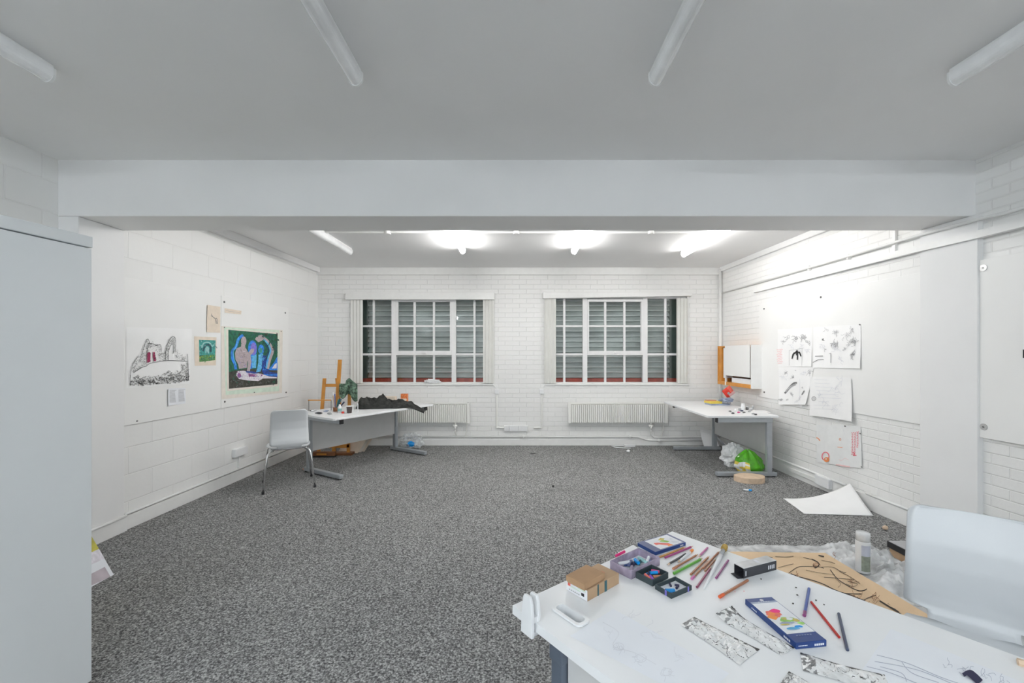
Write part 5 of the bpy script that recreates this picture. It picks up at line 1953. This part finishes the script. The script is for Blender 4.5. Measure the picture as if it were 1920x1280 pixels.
def gbag(u, v):
    a_ = 2 * math.pi * u
    prof = [(.02, 0), (.85, .0), (1.0, .25), (.85, .6), (.5, .85), (.08, 1.0)]
    i = min(4, int(v * 5))
    tt = v * 5 - i
    r_ = prof[i][0] * (1 - tt) + prof[i + 1][0] * tt
    zz_ = prof[i][1] * (1 - tt) + prof[i + 1][1] * tt
    q_ = 1 + .28 * noise.noise(V((math.cos(a_) * 1.7, math.sin(a_) * 1.7, v * 3 + 5))) + .12 * abs(noise.noise(V((math.cos(a_) * 5, math.sin(a_) * 5, v * 6))))
    return V((2.89 - .05 * v + .17 * r_ * q_ * math.cos(a_), 5.24 + .11 * r_ * q_ * math.sin(a_), .004 + .265 * zz_ * (1 + .15 * noise.noise(V((math.cos(a_) * 2, math.sin(a_) * 2, 2))))))


def gk(u, v):
    x_ = math.cos(2 * math.pi * u)
    if x_ < -.35 and v < .55:
        return 1 if noise.noise(V((u * 14, v * 9, 2))) > -.05 else 2
    return 0


mb.grid(gbag, 40, 26, km=gk)
solo(mb, 'green_bag', [M['greenbag'], M['white'], M['yellow']], 'bright green plastic bag under the desk by the brick wall', 'bag', smooth=False)
bcl = V((-1.62, 6.58, .0))
t = thing('clear_bag', 'clear plastic bag with something blue inside, on the floor below the radiator', 'bag', tuple(bcl))
mb = MB()
mb.blob(bcl + V((0, 0, .10)), .165, .10, .115, .4, 2.8, 5, 40, 24, flat=.004)
mb.build('film', M['filmbag'], t)
MB().blob(bcl + V((.01, -.075, .075)), .06, .035, .045, .3, 2, 7, 16, 10).build('blue_contents', M['blueplastic'], t, smooth=True)

# loose papers by the far foot of the right desk
mb = MB()
mb.grid(lambda u, v: V((2.87 + .22 * u + .03 * v, 6.68 - .10 * v * v - .05 * u, .01 + .30 * (1 - v) * (1 - .25 * u))), 8, 8)
solo(mb, 'leaning_sheet', M['paper'], 'white sheet leaning on the back wall behind the far desk foot', 'paper', solid=.001)
mb = MB()
mb.grid(lambda u, v: V((3.03 + .17 * u + .02 * math.sin(v * 3), 6.60 - .62 * v, .004 + (.24 - .20 * v) * (1 - u * .9))), 8, 8)
solo(mb, 'leaning_sheet', M['paperblue'], 'white sheet sliding down the brick wall skirting under the desk', 'paper', solid=.001)

# boards and frame under the left desk
pA = [V((-2.62, 6.25, .003)), V((-2.31, 6.22, .003))]
for i, m_ in enumerate(('cream', 'creamlite', 'cream')):
    o_ = V((.03 * i, .05 * i, 0))
    mb = MB()
    mb.obox(pA[0] + o_, pA[1] - pA[0], V((.22, .12, .40)), V((.0, .014, .004)))
    solo(mb, 'canvas_board', M[m_], ('beige canvas board leaning under the desk, front one of three', 'beige canvas board leaning under the desk, middle one of three', 'beige canvas board leaning under the desk, rear one of three')[i], 'board', 'canvas boards under the desk')
t = thing('wooden_box', 'low dark orange wooden box on the floor under the desk end', 'box', (-2.72, 6.0, 0))
mb = MB()
mb.box((-2.86, 5.98, .0), (-2.55, 6.06, .02))
mb.build('box_base', M['black'], t)
MB().box((-2.86, 5.985, .02), (-2.55, 6.055, .07)).build('box_side', M['wooddk'], t)
MB().box((-2.80, 5.978, .035), (-2.66, 5.985, .055)).build('drawer_front', M['wood'], t)

# ------------------------------------------------------------------ on the left desk
ct = DL_(.18, .30, 0)


def coatf(u, v):
    x0, x1 = V((-2.13, 5.73, 0)), V((-1.26, 5.86, 0))
    d_ = (x1 - x0)
    n_ = V((-d_.y, d_.x, 0)).normalized()
    a_ = math.pi * v
    wid = .17 * (1 - .55 * u ** 2) * (1 - .4 * max(0, .08 - u) / .08)
    p = x0 + d_ * u + n_ * (math.cos(a_) * wid * (1 + .25 * noise.noise(V((u * 6, v * 3, 2)))))
    hgt = (.085 + .045 * math.sin(u * 4.4 + .4)) * math.sin(a_) ** .7 * (1 + .6 * noise.noise(V((u * 7, v * 4, 5))) + .3 * noise.noise(V((u * 17, v * 9, 6))) + .10 * noise.noise(V((u * 33, v * 15, 8))))
    hgt *= min(1, u / .05 + .25)
    drop = max(0, u - .80)
    z_ = .727 + max(0, hgt) - .42 * drop
    if u <= .80:
        z_ = max(.7265, z_)
    return V((p.x, p.y, z_))


mb = MB()
mb.grid(coatf, 110, 40)
solo(mb, 'camouflage_coat', M['coat'], 'black camouflage coat heaped on the desk, one sleeve hanging over its edge', 'coat', smooth=True)
p = V((-1.60, 6.10, .7255))
t = thing('tin_box', 'orange printed tin standing behind the camouflage coat', 'tin', tuple(p))
MB().box((p.x - .045, p.y - .03, p.z), (p.x + .05, p.y + .03, p.z + .155)).build('tin_body', M['olive'], t, bevel=.003)
MB().box((p.x - .04, p.y - .0312, p.z + .06), (p.x + .04, p.y - .0302, p.z + .09)).build('pale_band', M['cream'], t)
p = V((-1.80, 6.02, .7255))
solo(MB().box((p.x - .10, p.y - .05, p.z), (p.x + .10, p.y + .05, p.z + .125)), 'card_packet', M['cream'], 'peach card packet hidden behind the camouflage coat', 'packet')


def on_left(px, py):
    return hz(px, py, .7255)


p = on_left(655, 774)
t = thing('paint_pot', 'dark brown clay pot on the desk below the hanging cloth', 'pot', tuple(p))
MB().lathe(p, [(.026, 0), (.033, .072), (.036, .074), (.036, .080), (.029, .080), (.026, .01)], 18).build('pot', M['clay'], t, smooth=True)
solo(MB().lathe(p + V((.0, .0, .0805)), [(.045, 0), (.047, .006), (.02, .008)], 18), 'saucer', M['white'], 'white saucer on top of the dark clay pot', 'saucer')
p = on_left(637, 773)
t = thing('paint_bottle', 'white bottle with a blue label on the left desk'.replace('left desk', 'cluttered desk end'), 'bottle', tuple(p))
MB().lathe(p, [(.024, 0), (.025, .07), (.012, .085), (.012, .10)], 16).build('bottle_body', M['white'], t, smooth=True)
MB().lathe(p + V((0, 0, .02)), [(.0255, 0), (.0255, .03)], 16).build('label_band', M['pteallt'], t)
p = on_left(629, 771)
t = thing('brush_jar', 'dark jar crowded with brushes and pens beside the easel mast', 'jar', tuple(p))
MB().lathe(p, [(.028, 0), (.030, .05), (.028, .052), (.026, .01)], 16).build('jar', M['wooddk'], t, smooth=True)
for i, (dx, dy, h_, m_, r_) in enumerate(((-.02, .0, .20, 'ply', .010), (.03, .01, .15, 'pteal', .014), (.05, -.01, .16, 'ptealdk', .016), (-.03, .02, .24, 'white', .007), (.0, -.02, .22, 'pblu', .007), (.08, .0, .12, 'pnav', .010), (.02, .02, .17, 'wood', .007))):
    MB().tube([p + V((dx * .2, dy * .2, .012)), p + V((dx * 1.4, dy, h_))], [r_ * .6, r_], 8).build('brush', M[m_], t)
p = on_left(641, 774)
solo(MB().lathe(p + V((.02, -.02, 0)), [(.017, 0), (.017, .02), (.004, .022)], 12), 'screw_lid', M['redpack'], 'small red lid beside the white paint bottle', 'lid')
for i, (px, py, m_, lb) in enumerate(((597, 776, 'dkgrey', 'crumpled paint tube nearest the front left desk corner'), (611, 772, 'bluegrey', 'crumpled paint tube between the wire frame and the jar'), (619, 777, 'silver', 'crumpled paint tube in front of the brush jar'), (588, 771, 'silver', 'crumpled paint tube under the wire frame bar'))):
    p = on_left(px, py)
    t = thing('paint_tube', lb.replace('front left ', 'near '), 'tube', tuple(p), 'paint tubes on the cluttered desk end')
    q_ = V((math.cos(i * 1.3), math.sin(i * 1.3), 0)) * .04
    MB().tube([p - q_ + V((0, 0, .012)), p + V((0, 0, .014)), p + q_ * .8 + V((0, 0, .012))], [.004, .013, .011], 8).build('tube_body', M[m_], t)
    MB().tube([p + q_ * .8 + V((0, 0, .012)), p + q_ * 1.15 + V((0, 0, .012))], .006, 8).build('tube_cap', M['black'], t)
# wire frame with an orange bar
p0, p1 = on_left(579, 769.5), on_left(621, 769.5)
t = thing('wire_stand', 'thin wire stand with an orange top bar on the cluttered desk end', 'stand', tuple((p0 + p1) / 2))
hh_ = 19.5 * p0.y / F
MB().tube([p0 - V((.03, 0, -.003)), p0 + V((.03, 0, .003))], .004, 6).build('foot', M['steel'], t)
MB().tube([p0 + V((0, 0, .003)), p0 + V((0, 0, hh_))], .005, 6).build('upright', M['steel'], t)
MB().tube([p1 + V((0, 0, .003)), p1 + V((0, 0, hh_))], .005, 6).build('upright', M['steel'], t)
MB().tube([p0 + V((-.008, 0, hh_)), p1 + V((0, 0, hh_))], .008, 6).build('top_bar', M['wood'], t)
p = on_left(665, 771)
t = thing('plastic_clip', 'white plastic clip frame on the desk beside the clay pot', 'clip', tuple(p))
mb = MB()
mb.tube([p + V((-.02, 0, .003)), p + V((-.02, 0, .09)), p + V((.04, 0, .10)), p + V((.04, 0, .003)), p + V((-.02, 0, .004))], .006, 6)
mb.build('clip_frame', M['white'], t)
# crumpled plastic on the window sill
p = V((X(810), YB - .005, zs0 + .005))
mb = MB()
mb.blob(p + V((0, .0, .03)), .11, .03, .035, .5, 2.5, 31, 26, 14, flat=p.z)
solo(mb, 'plastic_scrap', M['white'], 'crumpled white plastic scrap on the window sill above the radiator', 'scrap')

# ------------------------------------------------------------------ on the right desk
on_right = on_left
p = on_right(1339, 766)
items = ((1340, 765.5, .19, .13, .012, 'bluegrey', 'blue grey pad at the bottom of the pile near the back corner'), (1336, 764, .15, .12, .016, 'yellow', 'yellow pad on the pile near the back corner'))
p = V((2.86, 6.06, .7255))
t = thing('drawing_pad', 'blue grey pad lying lowest in the pile on the silver legged desk', 'pad', tuple(p))
MB().obox(p + V((-.12, -.07, 0)), V((.28, .04, 0)), V((-.02, .17, 0)), V((0, 0, .022))).build('pad', M['bluegrey'], t)
solo(MB().obox(V((2.74, 6.02, .7480)), V((.17, .01, 0)), V((-.02, .16, 0)), V((0, 0, .03))), 'drawing_pad', M['yellow'], 'yellow pad lying on the blue grey one', 'pad')
solo(MB().obox(V((2.72, 6.10, .7785)), V((.13, -.02, 0)), V((.0, .05, 0)), V((0, 0, .012))), 'pencil_case', M['pasteltan'], 'flat rusty red case on the yellow pad', 'case')
mb = MB()
mb.blob(V((2.97, 6.03, .80)), .09, .06, .028, .5, 3, 17, 24, 14)
solo(mb, 'crumpled_wrapper', M['bluegrey'], 'crumpled grey wrapper on the pile of pads', 'wrapper')
p = hy(1366, 734.5, 6.16)
t = thing('snack_packet', 'red snack packet propped on its corner behind the pile of pads', 'packet', (p.x, 6.16, .7255))
def pk(u, v):
    a_, b_ = 2 * u - 1, 2 * v - 1
    th = math.radians(38)
    x_, z_ = a_ * .070, b_ * .070
    s_p = (1 - a_ * a_) * (1 - b_ * b_)
    return (x_, z_, s_p, th)
for sgn in (-1, 1):
    mb = MB()
    def f_(u, v, sgn=sgn):
        x_, z_, s_p, th = pk(u, v)
        return V((p.x + x_ * math.cos(th) - z_ * math.sin(th), 6.16 + sgn * .018 * s_p, p.z + x_ * math.sin(th) + z_ * math.cos(th)))
    def k_(u, v):
        if (u - .38) ** 2 + (v - .42) ** 2 < .02:
            return 1
        if v < .3 and u > .3:
            return 3
        if u > .62 and v > .2:
            return 2
        return 0
    mb.grid(f_, 20, 20, km=k_)
    mb.build('packet_front' if sgn < 0 else 'packet_back', [M['redpack'], M['pencilgrey'], M['coral'], M['pinkpen']], t, smooth=True)
MB().box((p.x - .02, 6.15, .7256), (p.x + .03, 6.17, p.z - .08)).build('support_fold', M['pencilgrey'], t)
for i, (px, py, r_, h_, m_, lb) in enumerate(((1393, 768, .024, .075, 'white', 'white cup standing among the small things on the silver legged desk'),
                                        (1387, 770, .017, .035, 'pencilgrey', 'small grey jar just before the white cup'), (1401, 768, .018, .035, 'inkgrey', 'dark small jar just right of the white cup'.replace('right of', 'wallward of')),
                                        (1408, 770, .016, .03, 'pencilgrey', 'small grey jar near the wall on the silver legged desk'), (1380, 771, .016, .03, 'tracing', 'pale small jar towards the pads'),
                                        (1411, 768, .012, .045, 'silver', 'thin silver bottle beyond the small grey jar'))):
    p_ = on_right(px, py)
    t = thing('small_jar' if i else 'cup', lb, 'jar' if i else 'cup', tuple(p_))
    MB().lathe(p_, [(r_ * .8, 0), (r_, .004), (r_, h_ * .75), (r_ * .8, h_ * .85), (r_ * .85, h_)], 14).build('body', M[m_], t, smooth=True)
    MB().lathe(p_ + V((0, 0, h_ + .0003)), [(r_ * .9, 0), (r_ * .9, .006)], 14).build('lid', M['white'], t)
for i, (px, py) in enumerate(((1369, 772), (1374, 775.5), (1385, 774), (1395, 774), (1412, 776.5), (1417, 778), (1391, 771), (1405, 772))):
    p_ = on_right(px, py)
    mb = MB()
    mb.blob(p_ + V((0, 0, .008)), .018, .012, .009, .5, 2, i + 40, 10, 8, flat=.7255)
    solo(mb, 'paint_scrap', M[('inkgrey', 'dkgrey', 'pastelred', 'inkgrey', 'pencilgrey', 'dkgrey', 'pastelnavy', 'pencilgrey')[i]], 'small dark scrap among the jars on the silver legged desk', 'scrap', 'scraps on the silver legged desk')
flat_sheet('loose_sheet', 'white sheet lying near the wall end of the silver legged desk', [(1400, 768.5), (1434, 769), (1446, 773.5), (1410, 773.5)], [(1, 'line', [(1415, 771), (1436, 771)], .4)], [M['paper'], M['pencilpale']], 'paper', z=.7258)

# ------------------------------------------------------------------ camera, light, view
cam = bpy.data.cameras.new('camera')
co = bpy.data.objects.new('camera', cam)
C.objects.link(co)
co.location = (0, 0, H)
co.rotation_euler = (math.radians(90), 0, 0)
cam.sensor_width = 36
cam.lens = F / 1920 * 36
cam.shift_x = -(CX - 960) / 1920
cam.shift_y = (CY - 640) / 1920
cam.clip_start = .05
sc = bpy.context.scene
sc.camera = co
w = bpy.data.worlds.new('evening')
sc.world = w
w.use_nodes = True
w.node_tree.nodes['Background'].inputs[0].default_value = (.30, .36, .42, 1)
w.node_tree.nodes['Background'].inputs[1].default_value = .25
sc.view_settings.view_transform = 'Standard'
sc.view_settings.look = 'None'
sc.view_settings.gamma = 1
sc.view_settings.use_curve_mapping = False
sc.view_settings.exposure = 0.0
sc.cycles.max_bounces = 14
sc.cycles.diffuse_bounces = 9
sc.cycles.transparent_max_bounces = 16
sc.cycles.use_denoising = True
sc.cycles.sample_clamp_indirect = 8
